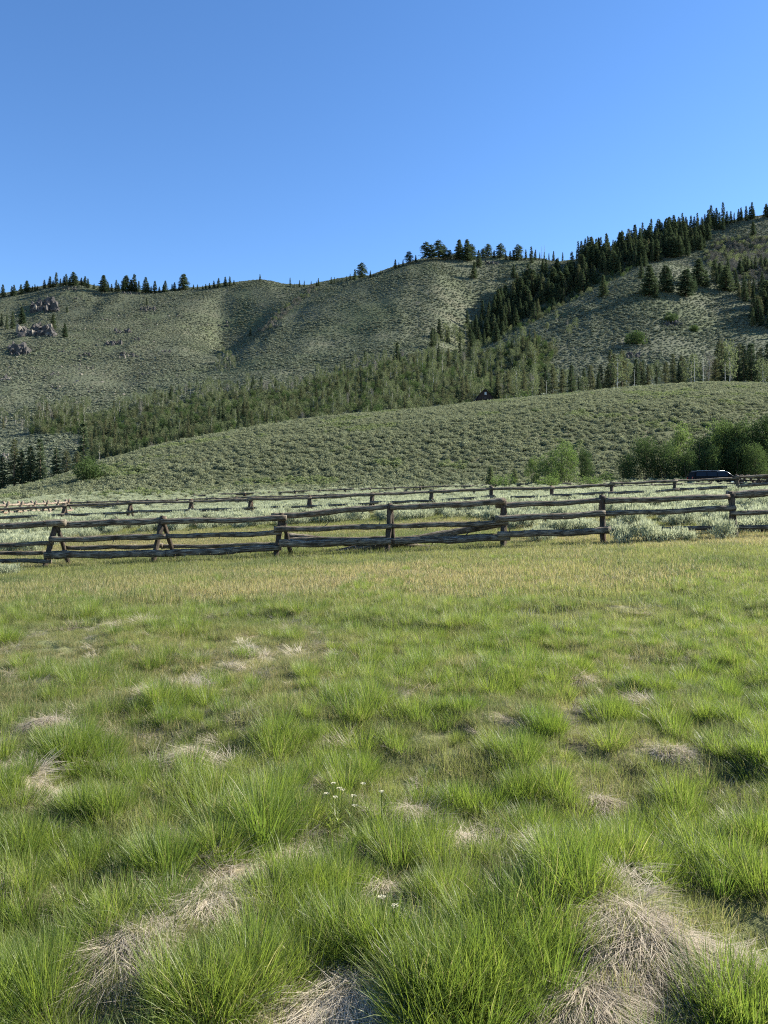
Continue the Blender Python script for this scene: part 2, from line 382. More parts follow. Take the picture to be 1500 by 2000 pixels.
def grid_mesh(name, X, Y, Z, m, label):
    a, b = X.shape; V = np.stack([X, Y, Z], -1).reshape(-1, 3)
    i, j = np.meshgrid(np.arange(a - 1), np.arange(b - 1), indexing='ij')
    q = np.stack([i * b + j, (i + 1) * b + j, (i + 1) * b + j + 1, i * b + j + 1], -1).reshape(-1, 4)
    mb = MB(); mb.add(V, q); o = mb.build(name, m, smoothf=True)
    return tag(o, label, 'terrain', kind='structure')

# near meadow: fine cells near the eye, coarse outside
xs = np.concatenate([np.linspace(-60, -7, 54)[:-1], np.linspace(-7, 7, 281), np.linspace(7, 60, 54)[1:]])
ys = np.concatenate([np.linspace(-25, 1, 27)[:-1], np.linspace(1, 12, 221), np.linspace(12, 50, 77)[1:]])
X, Y = np.meshgrid(xs, ys, indexing='ij')
grid_mesh('meadow_ground', X, Y, H(X.ravel(), Y.ravel()).reshape(X.shape), M['meadow_soil'], 'flat hummocky meadow soil between the viewer and the rail fences')
PXs = np.arange(-900, 2401, 8.0); Ds = np.concatenate([np.linspace(50, 205, 90)[:-1], np.linspace(205, 1100, 330)[:-1], np.linspace(1100, 3200, 12)])
k = int(np.searchsorted(Ds, 205))
for nm, sl, mt, lb in (('sage_hill', slice(0, k + 1), 'hill_soil', 'low rounded hill of sage behind the fences'), ('mountainside', slice(k, None), 'far_soil', 'high sage covered ridge with gullies behind the trees')):
    P, D = np.meshgrid(PXs, Ds[sl], indexing='ij'); Xw = W(P, D)
    Z = far_z(P.ravel(), D.ravel()).reshape(P.shape)
    if nm == 'sage_hill':
        Z[:, 0] = near(Xw[:, 0], D[:, 0]) - .1
    grid_mesh(nm, Xw, D, Z, M[mt], lb)

# ------------------------------------------------------------------ scatter by geometry nodes (stuff only)
def scatter(name, meshes, pos, rot, scl, idx, attrs, label, cat):
    n = len(pos); me = bpy.data.meshes.new(name); me.vertices.add(n); me.vertices.foreach_set('co', np.asarray(pos, np.float32).ravel())
    for nm, v in (('rot', rot), ('scl', scl)):
        a = me.attributes.new(nm, 'FLOAT_VECTOR', 'POINT'); a.data.foreach_set('vector', np.asarray(v, np.float32).ravel())
    a = me.attributes.new('idx', 'INT', 'POINT'); a.data.foreach_set('value', np.asarray(idx, np.int32))
    for k_, v in attrs.items():
        a = me.attributes.new(k_, 'FLOAT', 'POINT'); a.data.foreach_set('value', np.asarray(v, np.float32))
    o = bpy.data.objects.new(name, me); COL.objects.link(o)
    for m in {mm.name: mm for q in meshes for mm in q.materials}.values(): me.materials.append(m)
    ng = bpy.data.node_groups.new(name + '_scatter', 'GeometryNodeTree')
    ng.interface.new_socket('Geometry', in_out='INPUT', socket_type='NodeSocketGeometry'); ng.interface.new_socket('Geometry', in_out='OUTPUT', socket_type='NodeSocketGeometry')
    gi = ng.nodes.new('NodeGroupInput'); go = ng.nodes.new('NodeGroupOutput'); ip = ng.nodes.new('GeometryNodeInstanceOnPoints')
    jn = ng.nodes.new('GeometryNodeJoinGeometry')
    for q in reversed(meshes):
        po = bpy.data.objects.new(name + '_source', q)
        oi = ng.nodes.new('GeometryNodeObjectInfo'); oi.inputs['Object'].default_value = po
        gt = ng.nodes.new('GeometryNodeGeometryToInstance'); ng.links.new(oi.outputs['Geometry'], gt.inputs[0]); ng.links.new(gt.outputs[0], jn.inputs[0])
    def na(nm, ty):
        x = ng.nodes.new('GeometryNodeInputNamedAttribute'); x.data_type = ty; x.inputs[0].default_value = nm; return x.outputs[0]
    e2r = ng.nodes.new('FunctionNodeEulerToRotation'); ng.links.new(na('rot', 'FLOAT_VECTOR'), e2r.inputs[0])
    ng.links.new(gi.outputs[0], ip.inputs['Points']); ng.links.new(jn.outputs[0], ip.inputs['Instance'])
    ip.inputs['Pick Instance'].default_value = True; ng.links.new(na('idx', 'INT'), ip.inputs['Instance Index'])
    ng.links.new(e2r.outputs[0], ip.inputs['Rotation']); ng.links.new(na('scl', 'FLOAT_VECTOR'), ip.inputs['Scale'])
    ng.links.new(ip.outputs[0], go.inputs[0])
    md = o.modifiers.new('scatter', 'NODES'); md.node_group = ng
    return tag(o, label, cat, kind='stuff')

def rots(n, tilt=.1): return np.stack([RNG.normal(0, tilt, n), RNG.normal(0, tilt, n), RNG.random(n) * 2 * PI], 1)
def jgrid(x0, x1, y0, y1, s):
    gx, gy = np.meshgrid(np.arange(x0, x1, s), np.arange(y0, y1, s)); gx = gx.ravel(); gy = gy.ravel()
    return gx + RNG.uniform(-.5, .5, len(gx)) * s * 1.2, gy + RNG.uniform(-.5, .5, len(gx)) * s * 1.2

# ------------------------------------------------------------------ grasses
def disc(n, r): a = RNG.random(n) * 2 * PI; q = np.sqrt(RNG.random(n)) * r; return np.cos(a) * q, np.sin(a) * q, a
def tussock(n=260, r=.09, L=.30, w=.0032, spread=.45, mt='lush', deadn=60):
    mb = MB(); x, y, a = disc(n, r); q = np.hypot(x, y) / r
    Ls = L * (.45 + .55 * RNG.random(n)) * (1 - .25 * q)
    V, Fs, C = blades(np.stack([x, y, np.full(n, -.02)], 1), a + RNG.normal(0, .6, n), q * spread + np.abs(RNG.normal(0, .1, n)), np.abs(RNG.normal(.35, .35, n)), Ls, w * (.6 + .7 * RNG.random(n)), 4)
    mb.add(V, Fs, 0, C)
    if deadn:
        x, y, a = disc(deadn, r * 1.2)
        V, Fs, C = blades(np.stack([x, y, np.full(deadn, 0.)], 1), a, .9 + RNG.random(deadn) * .6, RNG.random(deadn) * .8, L * (.25 + .4 * RNG.random(deadn)), np.full(deadn, w * .9), 3)
        mb.add(V, Fs, 1, C)
    return mb.mesh('tussock', [M[mt], M['thatch']])
def sward(n=260, size=.36, L=.15, w=.0035, mt='meadow', heads=0, deadn=40):
    mb = MB(); x = RNG.uniform(-.5, .5, n) * size; y = RNG.uniform(-.5, .5, n) * size
    V, Fs, C = blades(np.stack([x, y, np.full(n, -.02)], 1), RNG.random(n) * 2 * PI, np.abs(RNG.normal(.12, .22, n)), RNG.normal(.3, .4, n), L * (.4 + .8 * RNG.random(n)), w * (.6 + .8 * RNG.random(n)), 3)
    mb.add(V, Fs, 0, C)
    if deadn:
        x = RNG.uniform(-.5, .5, deadn) * size; y = RNG.uniform(-.5, .5, deadn) * size
        V, Fs, C = blades(np.stack([x, y, np.full(deadn, .01)], 1), RNG.random(deadn) * 2 * PI, .6 + .8 * RNG.random(deadn), RNG.random(deadn) * .7, L * (.5 + .6 * RNG.random(deadn)), np.full(deadn, w), 3); mb.add(V, Fs, 1, C)
    if heads:
        x = RNG.uniform(-.5, .5, heads) * size; y = RNG.uniform(-.5, .5, heads) * size; hh = L * RNG.uniform(1.3, 2.2, heads); az = RNG.random(heads) * 2 * PI; ln = np.abs(RNG.normal(.1, .12, heads))
        V, Fs, C = blades(np.stack([x, y, np.zeros(heads)], 1), az, ln, np.full(heads, .05), hh, np.full(heads, w * .45), 2, taper=9); mb.add(V, Fs, 1, C)
        tip = np.stack([x + np.cos(az) * np.sin(ln) * hh, y + np.sin(az) * np.sin(ln) * hh, np.cos(ln) * hh], 1)
        V, Fs, C = cards(tip - [0, 0, .02], np.tile([0, 0, 1.], (heads, 1)) + RNG.normal(0, .15, (heads, 3)), .035, w * 1.5); mb.add(V, Fs, 1, C)
    return mb.mesh('sward', [M[mt], M['seed']])
def strawpatch(n=260, r=.16, L=.20, w=.0035):
    mb = MB(); x, y, a = disc(n, r)
    V, Fs, C = blades(np.stack([x, y, .02 + RNG.random(n) * .03], 1), a + RNG.normal(0, .7, n), 1.35 + RNG.normal(0, .2, n), .25 + RNG.normal(0, .3, n), L * (.4 + .8 * RNG.random(n)), w * (.5 + .8 * RNG.random(n)), 4)
    mb.add(V, Fs, 0, C); return mb.mesh('straw', [M['thatch']])

tus = [tussock(440, .10, .30), tussock(380, .08, .35, spread=.35), tussock(480, .13, .26, spread=.55), tussock(300, .09, .24, .003, .65)]
swd = [sward(380, w=.0028), sward(400, .36, .12, w=.0028), sward(340, .36, .18, w=.0028, heads=2), sward(320, .36, .14, w=.0028, heads=4, deadn=100)]
far_sw = [sward(460, .8, .13, .006, heads=3, deadn=40), sward(460, .8, .15, .006, heads=1, deadn=15), sward(460, .8, .11, .006, heads=5, deadn=90)]
straws = [strawpatch(), strawpatch(220, .12, .16), strawpatch(300, .2, .24)]

def mound_d(x, y):
    d = np.full(len(x), 9.)
    for i_, (hx, hy, r, h) in enumerate(MOUNDS):
        d = np.minimum(d, np.hypot(x - hx, (y - hy + .10) / 1.25) / (r * .88) if i_ < 7 else np.hypot(x - hx, y - hy) / r)
    return d
def wedge(x, y, a=.56, b=1.6): return np.abs(x) < a * y + b
# patch maps over the meadow
def lushmap(x, y): return fbm(x * .8 + 3, y * .55, 61, 3) * .9
def drymap(x, y):
    return fbm(x * .14 + 9, y * .30, 71, 4) * 1.1

# near swards (y < 12), with bare gaps
x, y = jgrid(-10, 10, 1.2, 13.5, .14); k = wedge(x, y) & (RNG.random(len(x)) > smooth(9.5, 13.5, y)); x, y = x[k], y[k]
lm = lushmap(x, y); md = mound_d(x, y); k = ((md > .62) | (RNG.random(len(x)) < .16)) & ((fbm(x * 2.1, y * 2.1, 91, 2) > -.40) | (y > 6)); x, y, lm = x[k], y[k], lm[k]; n = len(x)
dry = np.clip(.12 + .16 * smooth(5, 11, y) + (.35 + .4 * smooth(6, 12, y)) * drymap(x, y) - .1 * lm + RNG.normal(0, .05, n), .02, .9)
s = (.46 + .26 * RNG.random(n) + .35 * lm); s = np.maximum(s, .28)
scatter('meadow_grass', swd, np.stack([x, y, H(x, y)], 1), rots(n, .08), np.stack([s * 1.15, s * 1.15, s * (.7 + .4 * RNG.random(n))], 1), RNG.choice(4, n, p=[.4, .3, .2, .1]), {'dry': dry}, 'short mixed green meadow grass in the foreground', 'grass')
# tussocks
x, y = jgrid(-13, 13, 1.3, 19, .165); k = wedge(x, y) & ((y < 12.5) | (RNG.random(len(x)) < .6)); x, y = x[k], y[k]
lm = lushmap(x, y); md = mound_d(x, y)
k = (md > .85) & (lm + RNG.normal(0, .22, len(x)) > .02 + .10 * smooth(7, 12, y) + .08 * smooth(13, 19, y)); x, y, lm = x[k], y[k], lm[k]
bigs = [(a_, b_, .95) for a_, b_ in [(90,1330),(250,1500),(700,1500),(640,1480),(800,1320),(880,1400),(1010,1340),(1060,1440),(1180,1400),(1240,1350),(1300,1420),(1420,1420),(1450,1300),(1400,1350),(1290,1600),(1080,1600),(1040,1540),(900,1560),(950,1640),(820,1680),(740,1640),(430,1680),(400,1560),(200,1600),(60,1650),(160,1700),(300,1720),(560,1760),(640,1740),(1200,1640),(1330,1560),(1480,1500),(1460,1640),(1150,1700),(600,1330),(440,1330),(680,1380)]] + [(1000, 1840, 1.15), (920, 1880, 1.15), (1100, 1760, 1.1), (500, 1620, 1.25), (530, 1600, 1.2), (560, 1460, 1.15), (150, 1470, 1.1), (190, 1475, 1.1), (370, 1370, 1.1), (330, 1375, 1.), (740, 1395, 1.1), (1120, 1315, 1.1), (1000, 1480, 1.), (480, 1920, 1.1), (560, 1890, 1.05), (360, 1980, 1.1), (60, 1990, 1.1), (120, 1960, 1.), (30, 1940, 1.05), (640, 1830, 1.05), (1440, 1740, 1.), (1380, 1700, 1.1), (1250, 1720, 1.), (230, 1840, 1.), (1400, 1990, 1.1), (1480, 1960, 1.1), (820, 1960, 1.15), (880, 1990, 1.2), (960, 1960, 1.1), (700, 1850, 1.1), (1090, 1870, 1.), (1340, 1950, .9), (900, 1770, 1.), (230, 1205, 1.3), (270, 1200, 1.2), (170, 1200, 1.3), (20, 1250, 1.3)]
bx = [];
for a, b_, s_ in bigs:
    D = CH * F / (b_ - HZ)
    for q in range(7): bx.append((W(a, D) + RNG.normal(0, .08), D + RNG.normal(0, .08), s_ * RNG.uniform(.85, 1.15)))
bx = np.array(bx); bx = bx[mound_d(bx[:, 0], bx[:, 1]) > .95]; n0 = len(x); s = (.48 + .42 * RNG.random(n0) ** 1.7 + .3 * np.clip(lm, 0, 1)) * (1 - .3 * smooth(8, 18, y))
x = np.concatenate([x, bx[:, 0]]); y = np.concatenate([y, bx[:, 1]]); s = np.concatenate([s, bx[:, 2] * .82]); n = len(x)
dry = np.clip(.03 + RNG.random(n) * .14 + .18 * smooth(5, 12, y) * RNG.random(n), 0, 1)
scatter('tussock_grass', tus, np.stack([x, y, H(x, y) - .01], 1), rots(n, .12), np.stack([s, s, s], 1), RNG.integers(0, 4, n), {'dry': dry}, 'tall lush green tussocks standing out of the meadow', 'grass')
# straw litter between tufts
x, y = jgrid(-8, 8, 1.3, 10.5, .22); k = wedge(x, y); x, y = x[k], y[k]; md = mound_d(x, y)
k = (md > 1.0) & ((fbm(x * 2.1, y * 2.1, 91, 2) < -.2) | (RNG.random(len(x)) < .2)); x, y = x[k], y[k]; n = len(x); s = .4 + .45 * RNG.random(n)
scatter('dead_grass', straws, np.stack([x, y, H(x, y) - .02], 1), rots(n, .2), np.stack([s, s, s * .8], 1), RNG.integers(0, 3, n), {'dry': np.zeros(n)}, 'dead straw litter lying between the tussocks', 'dead grass')
# meadow from 11 m to the sage, shorter and drier
x, y = jgrid(-36, 36, 8.5, 52, .42); k = wedge(x, y, .56, 2.5) & (RNG.random(len(x)) < smooth(8.5, 12.5, y)) & ((y < 33) | (RNG.random(len(x)) < .55)); x, y = x[k], y[k]; n = len(x)
dry = np.clip(.15 + .90 * drymap(x, y) + .04 * smooth(12, 18, y) - .1 * smooth(25, 34, y) + RNG.normal(0, .05, n), .03, .95)
s = .85 + .4 * RNG.random(n) + .3 * (-drymap(x, y)); s = np.clip(s, .6, 1.5) * (1 - .25 * smooth(16, 20, y))
scatter('dry_meadow_grass', far_sw, np.stack([x, y, H(x, y)], 1), rots(n, .06), np.stack([1.1 * np.ones(n), 1.1 * np.ones(n), s], 1), RNG.choice(3, n, p=[.4, .3, .3]), {'dry': dry}, 'dry tan and green meadow grass reaching to the fences', 'grass')

# straw mounds as single things
def straw_mound(cx, cy, r, h):
    mb = MB(); n = int(6500 * (r / .3) ** 1.5)
    x, y, a = disc(n, r * 1.15); q = np.hypot(x, y) / (r * 1.15)
    z = H(cx + x, cy + y)
    a = np.arctan2(y, x)
    V, Fs, C = blades(np.stack([x, y, z + RNG.random(n) * .02], 1), np.where(RNG.random(n) < .7, -PI / 2 + .5 * np.cos(a) + RNG.normal(0, .35, n) + .5 * fbm(cx + x * 9, cy + y * 9, 11, 2), RNG.random(n) * 6.3), 1.38 + .2 * q + RNG.normal(0, .13, n), .22 + RNG.normal(0, .2, n), (.08 + .16 * RNG.random(n)) * (.6 + r), .0027 * (.5 + .8 * RNG.random(n)), 4)
    V[:, 2] -= h1(cx, cy); mb.add(V, Fs, 0, C)
    return mb, (cx, cy, h1(cx, cy))
ML = ['broad pale straw hummock, the largest, at the lower right', 'pale straw hummock at the bottom edge, between two lush tussocks', 'ragged grey straw hummock under a tussock at lower left', 'round straw hummock uphill of the lower left tussocks', 'narrow straw hummock in the gap right of centre near the bottom', 'straw hummock cut by the bottom edge beside the largest one', 'small straw hummock at the right edge near the bottom', 'small round straw hummock in the middle foreground', 'flat straw patch just left of a round straw hummock', 'small straw hummock right of the middle foreground', 'small straw hummock beneath dark tussocks at right', 'pale straw hummock beside a dark tussock at far left', 'wide low straw patch between lush tufts at left']
for i in range(13):
    mb, o0 = straw_mound(*MOUNDS[i]); o = mb.build('straw_hummock', M['thatch']); o.location = o0
    tag(o, ML[i], 'dead grass', 'straw hummocks in the foreground')
mb = MB()
for a in MOUNDS[13:]:
    m_, o0 = straw_mound(*a)
    for v, c in zip(m_.v, m_.c): mb.v.append(v + np.array(o0)); mb.c.append(c)
    for f in m_.f: mb.f.append(f + mb.n)
    mb.m += m_.m; mb.n += m_.n
tag(mb.build('straw_patches', M['thatch']), 'scattered low straw patches showing through the grass', 'dead grass', kind='stuff')

# yarrow flowers
def yarrow():
    mb = MB(); hh = RNG.uniform(.18, .25)
    V, Fs, C = tube([[0, 0, -.05], [.01, 0, hh * .5], [.02, .01, hh]], .0018, 5); mb.add(V, Fs, 0, C)
    a = RNG.random(40) * 2 * PI; q = np.sqrt(RNG.random(40)) * .012; c = np.stack([.02 + np.cos(a) * q, .01 + np.sin(a) * q, hh + .004 - q * .15], 1)
    d = np.stack([np.cos(a * 3), np.sin(a * 3), np.full(40, .3)], 1); V, Fs, C = cards(c, d, .007, .006, nrm=np.tile([0, 0, 1.], (40, 1)) + RNG.normal(0, .3, (40, 3))); mb.add(V, Fs, 1, C)
    V, Fs, C = blades(np.stack([np.zeros(14), np.zeros(14), RNG.random(14) * hh * .6], 1), RNG.random(14) * 6.3, np.full(14, .7), np.full(14, .4), np.full(14, .07), np.full(14, .004), 3); mb.add(V, Fs, 0, C)
    return mb.mesh('yarrow', [M['lush'], M['flower']])
ym = [yarrow() for _ in range(3)]
for i, (a, b_) in enumerate([(655, 1512), (660, 1522), (645, 1526), (684, 1518), (663, 1512), (718, 1511), (748, 1509), (684, 1540), (650, 1516), (757, 1735), (770, 1738), (1215, 1233), (660, 1280)]):
    D = (CH - .24) * F / (b_ - HZ); X_ = W(a, D); o = bpy.data.objects.new('wildflower', ym[i % 3]); COL.objects.link(o); o.location = (X_, D, h1(X_, D)); o.rotation_euler = (0, 0, i * 1.7)
    if i < 9: tag(o, 'small white flat-topped wildflower in the loose patch at mid foreground', 'flower', 'white wildflowers in the mid foreground patch')
    elif i < 11: tag(o, 'white wildflower low in the grass below the centre', 'flower', 'pair of white wildflowers below centre')
    else: tag(o, ['lone white wildflower in dry grass at right of the meadow', 'lone white wildflower in green grass left of centre'][i - 11], 'flower')

# ------------------------------------------------------------------ sage
def sage(n, w, h, L, lw, mt, stems=True, up=.9):
    mb = MB(); k = max(6, n // 60)
    ca = RNG.random(k) * 2 * PI; cq = np.sqrt(RNG.random(k)) * .75; ch = .55 + .45 * RNG.random(k) - .25 * cq
    j = RNG.integers(0, k, n); cx_ = np.cos(ca) * cq * w / 2; cy_ = np.sin(ca) * cq * w / 2
    b = np.stack([cx_[j] + RNG.normal(0, w * .085, n), cy_[j] + RNG.normal(0, w * .085, n), h * (ch[j] - np.abs(RNG.normal(0, .22, n)))], 1); b[:, 2] = np.maximum(b[:, 2], .02)
    az = np.arctan2(b[:, 1], b[:, 0]) + RNG.normal(0, .6, n)
    V, Fs, C = blades(b, az, np.clip(np.hypot(b[:, 0], b[:, 1]) / w * 1.3 + RNG.normal(0, .25, n), 0, 1.4), RNG.normal(-.1, .3, n), L * (.6 + .7 * RNG.random(n)), lw * (.7 + .6 * RNG.random(n)), 2, taper=3)
    mb.add(V, Fs, 0, C)
    if stems:
        for i in range(min(k, 9)):
            V, Fs, C = tube([[0, 0, -.05], [cx_[i] * .4, cy_[i] * .4, h * .3], [cx_[i], cy_[i], h * ch[i] * .85]], [.02 * w, .014 * w, .006 * w], 4); mb.add(V, Fs, 1, C)
    return mb.mesh('sage', [M[mt], M['stem']])
s_near = [sage(1500, .9, .6, .11, .016, 'sage'), sage(1300, .75, .65, .12, .015, 'sage'), sage(1600, 1.1, .5, .10, .017, 'sage'), sage(1200, .8, .5, .13, .015, 'sage')]
def dome(n, w, h, L, mt, lumps=3):
    mb = MB(); u = RNG.normal(size=(n, 3)); u[:, 2] = np.abs(u[:, 2]); u /= np.linalg.norm(u, axis=1, keepdims=True)
    c = RNG.normal(0, w * .16, (lumps, 3)); c[:, 2] = 0; j = RNG.integers(0, lumps, n)
    p = c[j] + u * np.array([w * .36, w * .36, h * .85]) * (.8 + .3 * RNG.random(n))[:, None]
    nr = u * np.array([1, 1, 1.2]) + RNG.normal(0, .45, (n, 3)); t = np.cross(nr, RNG.normal(size=(n, 3)))
    V, Fs, C = cards(p, t + [0, 0, .5], L * (.6 + .7 * RNG.random(n)), L * .6, nrm=nr); mb.add(V, Fs, 0, C)
    return mb.mesh('sage', [M[mt], M['stem']])
s_mid = [dome(300, 1.0, .6, .17, 'sagehill', 4), dome(280, .9, .7, .17, 'sagehill', 3), dome(320, 1.15, .5, .17, 'sagehill', 5)]
s_far = [dome(110, 1.0, .55, .26, 'sagefar'), dome(100, 1.0, .65, .27, 'sagefar', 2)]


fore = [(1215, 1069, 1.0), (1262, 1068, 1.1), (1300, 1064, 1.0), (1340, 1062, .8), (1385, 1060, 1.0), (1412, 1063, 1.0), (1455, 1052, 1.1), (1492, 1050, 1.2), (1048, 1057, .9), (1070, 1058, .7), (15, 1113, .75), (-25, 1116, .8), (60, 1062, 1.1), (20, 1060, 1.), (1540, 1050, 1.2)]
FL = ['silvery sagebrush at the foot of the fifth fence buck', 'broad silvery sagebrush second from the fifth buck', 'silvery sagebrush in the middle of the clump before the fence', 'small sagebrush in the gap before the lower rail', 'dark-bottomed sagebrush left of the reddish buck', 'sagebrush right under the reddish buck', 'tall pale sagebrush right of the reddish buck', 'large pale sagebrush at the right frame edge by the fence', 'low sagebrush behind the lower rail between two bucks', 'smallest sagebrush behind the lower rail', 'lone small sagebrush before the rails at the far left', 'sagebrush at the left frame edge under the fence', 'dark sagebrush behind the fence at far left', 'low dark sagebrush behind the leftmost rails', 'sagebrush beyond the right frame edge']
def sg_obj(me, x, y, s, sz, label, group=None):
    o = bpy.data.objects.new('sagebrush', me); COL.objects.link(o); o.location = (x, y, h1(x, y) - .03); o.scale = (s, s, s * sz); o.rotation_euler = (RNG.normal(0, .05), RNG.normal(0, .05), RNG.random() * 6.3)
    tag(o, label, 'shrub', group); return o
for i, (a, b_, s_) in enumerate(fore):
    D = 21.2 if b_ > 1061 else (22.9 if a > 1000 else 26)
    if i in (10, 11): D = 19.6
    if i in (12, 13): D = 26
    sg_obj(s_near[i % 4], W(a, D), D, s_ * .95, 1., FL[i], 'sagebrush around the near fence')
# field between fences: the 285 nearest are objects, the rest stuff
x, y = jgrid(-42, 42, 24, 92, .82); px = CX + F * x / y
k = (np.abs(px - 750) < 860)
line = 31.5 - 6.5 * smooth(900, 1050, px) - 4.5 * smooth(250, 60, px)
dens = np.where(y < 36, .95, np.where(y < 41, .5, .75)) * (fbm(x * .25, y * .2, 55, 2) > -.42)
k &= (y > line) & (RNG.random(len(x)) < dens); x, y = x[k], y[k]
o_ = np.argsort(y); x, y = x[o_], y[o_]
vis = np.abs(x / y) < .5; vi = np.nonzero(vis)[0][:280]
for i in vi:
    g = ('pale silvery sagebrush in the band between the near and second fence', 'sagebrush between the fences') if y[i] < 38 else ('pale silvery sagebrush just beyond the second fence', 'sagebrush beyond the second fence')
    sg_obj(s_near[i % 4], x[i], y[i], RNG.uniform(.75, 1.25), RNG.uniform(.65, 1.0), g[0], g[1])
r = np.ones(len(x), bool); r[vi] = False; x, y = x[r], y[r]; n = len(x); s = RNG.uniform(.7, 1.25, n)
scatter('field_sagebrush', s_near, np.stack([x, y, H(x, y) - .03], 1), rots(n, .06), np.stack([s, s, s * RNG.uniform(.6, .95, n)], 1), RNG.integers(0, 4, n), {'dry': np.zeros(n)}, 'pale silvery sagebrush covering the flat field before the hill', 'sagebrush')
# mid hill
x, y = jgrid(-160, 170, 88, 215, .80); px = CX + F * x / y
k = (px > -330) & (px < 1830) & (y < np.interp(px, PXG, L1D) + 14); x, y = x[k], y[k]
k = visible(x, y, 1.0, 8) & (RNG.random(len(x)) < .93); x, y = x[k], y[k]; n = len(x); s = RNG.uniform(.55, 1.3, n) * (1 + .35 * fbm(x / 9, y / 9, 77, 3))
scatter('hill_sagebrush', s_mid, np.stack([x, y, H(x, y) - .05], 1), rots(n, .1), np.stack([s * 1.2, s * 1.1, s * RNG.uniform(.6, .95, n)], 1), RNG.integers(0, 3, n), {'dry': (fbm(x / 9, y / 9, 78, 3) > .28) * .7}, 'grey-green sagebrush covering the low rounded hill', 'sagebrush')
# far slopes
x, y = jgrid(-680, 680, 205, 960, 1.75); px = CX + F * x / y
k = (px > -330) & (px < 1830); x, y = x[k], y[k]; k = visible(x, y, 1.5, 3); x, y = x[k], y[k]; n = len(x)
den = fbm(x / 22, y / 30, 82, 3); k = RNG.random(n) < .96 + .2 * den; x, y, den = x[k], y[k], den[k]; n = len(x)
s = RNG.uniform(.8, 1.1, n) ** 1.0 * RNG.uniform(.8, 2.3, n) * (1 + .5 * fbm(x / 25, y / 25, 79, 2)); px = CX + F * x / y
rocky = smooth(520, 200, px) * smooth(430, 560, y)
scatter('slope_sagebrush', s_far, np.stack([x, y, H(x, y) - .1], 1), rots(n, .12), np.stack([s * 1.2, s * 1.1, s * RNG.uniform(.4, .8, n)], 1), RNG.integers(0, 2, n), {'dry': np.clip(.15 + .35 * rocky * RNG.random(n) + .12 * den, 0, 1)}, 'fine grey-green sagebrush covering the far slopes', 'sagebrush')

# ------------------------------------------------------------------ trees
def conifer(Ht, R, lv, nb, mt='conifer', base=.06, drop=.35, ragged=.15, power=.85, leaf=1.0, topround=0):
    tr = MB(); V, Fs, C = tube([[0, 0, -.4], [.03 * R, 0, Ht * .35], [0, .03 * R, Ht * .7], [0, 0, Ht * .98]], [Ht * .016, Ht * .012, Ht * .007, Ht * .001], 6); tr.add(V, Fs, 0, C)
    cr = MB(); cen = []; d = []; LL = []
    for i in range(lv):
        t = (i + RNG.random() * .5) / lv; z = Ht * (base + (1 - base) * t * .97)
        rr = R * ((1 - t) ** power * (1 - .35 * math.exp(-t * 9)) if not topround else (1 - t ** 2.2) ** .7 * (.6 + .4 * min(1, t * 3)))
        for b_ in range(nb):
            if RNG.random() < ragged: continue
            a = RNG.random() * 2 * PI; l = rr * RNG.uniform(.6, 1.15) + .1
            k_ = max(2, int(l / (.34 * leaf)) + 1)
            for q in range(k_):
                u = (q + .6) / k_; pz = z - l * u * drop + l * u * u * .15
                p = np.array([math.cos(a) * l * u, math.sin(a) * l * u, pz])
                for e in (-1, 1, 0):
                    aa = a + e * .75 + RNG.normal(0, .2)
                    cen.append(p + RNG.normal(0, .06, 3)); d.append([math.cos(aa), math.sin(aa), RNG.normal(-.15 if e else .25, .22)]); LL.append(RNG.uniform(.35, .7) * leaf)
    n_ = 10
    for q in range(n_): cen.append(np.array([0, 0, Ht * (.93 + .05 * q / n_)])); d.append([RNG.normal(0, .4), RNG.normal(0, .4), 1]); LL.append(.45 * leaf)
    LL = np.array(LL); V, Fs, C = cards(np.array(cen), np.array(d, float), LL, LL * .5); cr.add(V, Fs, 0, C)
    return tr, cr, M['bark'], M[mt]
def broad(Ht, R, n, mt='aspen', base=.25, bark='whitebark', blobs=14, leaf=.32, multi=1, oval=1.0):
    tr = MB(); cr = MB(); cen = []
    tips = []
    for i in range(blobs):
        a = RNG.random() * 2 * PI; t = (i + .5) / blobs; z = Ht * (base + (1 - base) * (.1 + .82 * t)); q = R * RNG.uniform(.3, .85) * (1 - (abs(t - .42) / .75) ** 2) * oval
        tips.append(np.array([math.cos(a) * q, math.sin(a) * q, z]))
    for s_ in range(multi):
        ox, oy = (0, 0) if multi == 1 else RNG.normal(0, R * .25, 2)
        top = Ht * (.93 if s_ == 0 else RNG.uniform(.6, .85))
        path = np.array([[ox * .3, oy * .3, -.3], [ox * .6 + .05, oy * .6, top * .35], [ox, oy + .05, top * .7], [ox, oy, top]])
        V, Fs, C = tube(path, [Ht * .013, Ht * .011, Ht * .007, Ht * .002], 6); tr.add(V, Fs, 0, C)
    for p in tips:
        z0 = max(p[2] - Ht * .18, Ht * .08); V, Fs, C = tube([[0, 0, z0], (p + [0, 0, z0]) / 2 * [1, 1, 1], p], [Ht * .005, Ht * .003, Ht * .0015], 4, cap=False); tr.add(V, Fs, 0, C)
    j = RNG.integers(0, len(tips), n); T = np.array(tips)[j]; u = RNG.normal(size=(n, 3)); u /= np.linalg.norm(u, axis=1, keepdims=True)
    br = R * (.34 + .16 * hash2(j, j * 3, 4)); rad = br * (.55 + .5 * RNG.random(n)); pos = T + u * rad[:, None] * np.array([1, 1, 1.15 * Ht / (R * 5) if Ht > 4 * R else 1])
    pos[:, 2] = np.maximum(pos[:, 2], .1)
    V, Fs, C = cards(pos, u + RNG.normal(0, .8, (n, 3)), leaf * (.6 + .7 * RNG.random(n)), leaf * .7); cr.add(V, Fs, 0, C)
    return tr, cr, M[bark], M[mt]
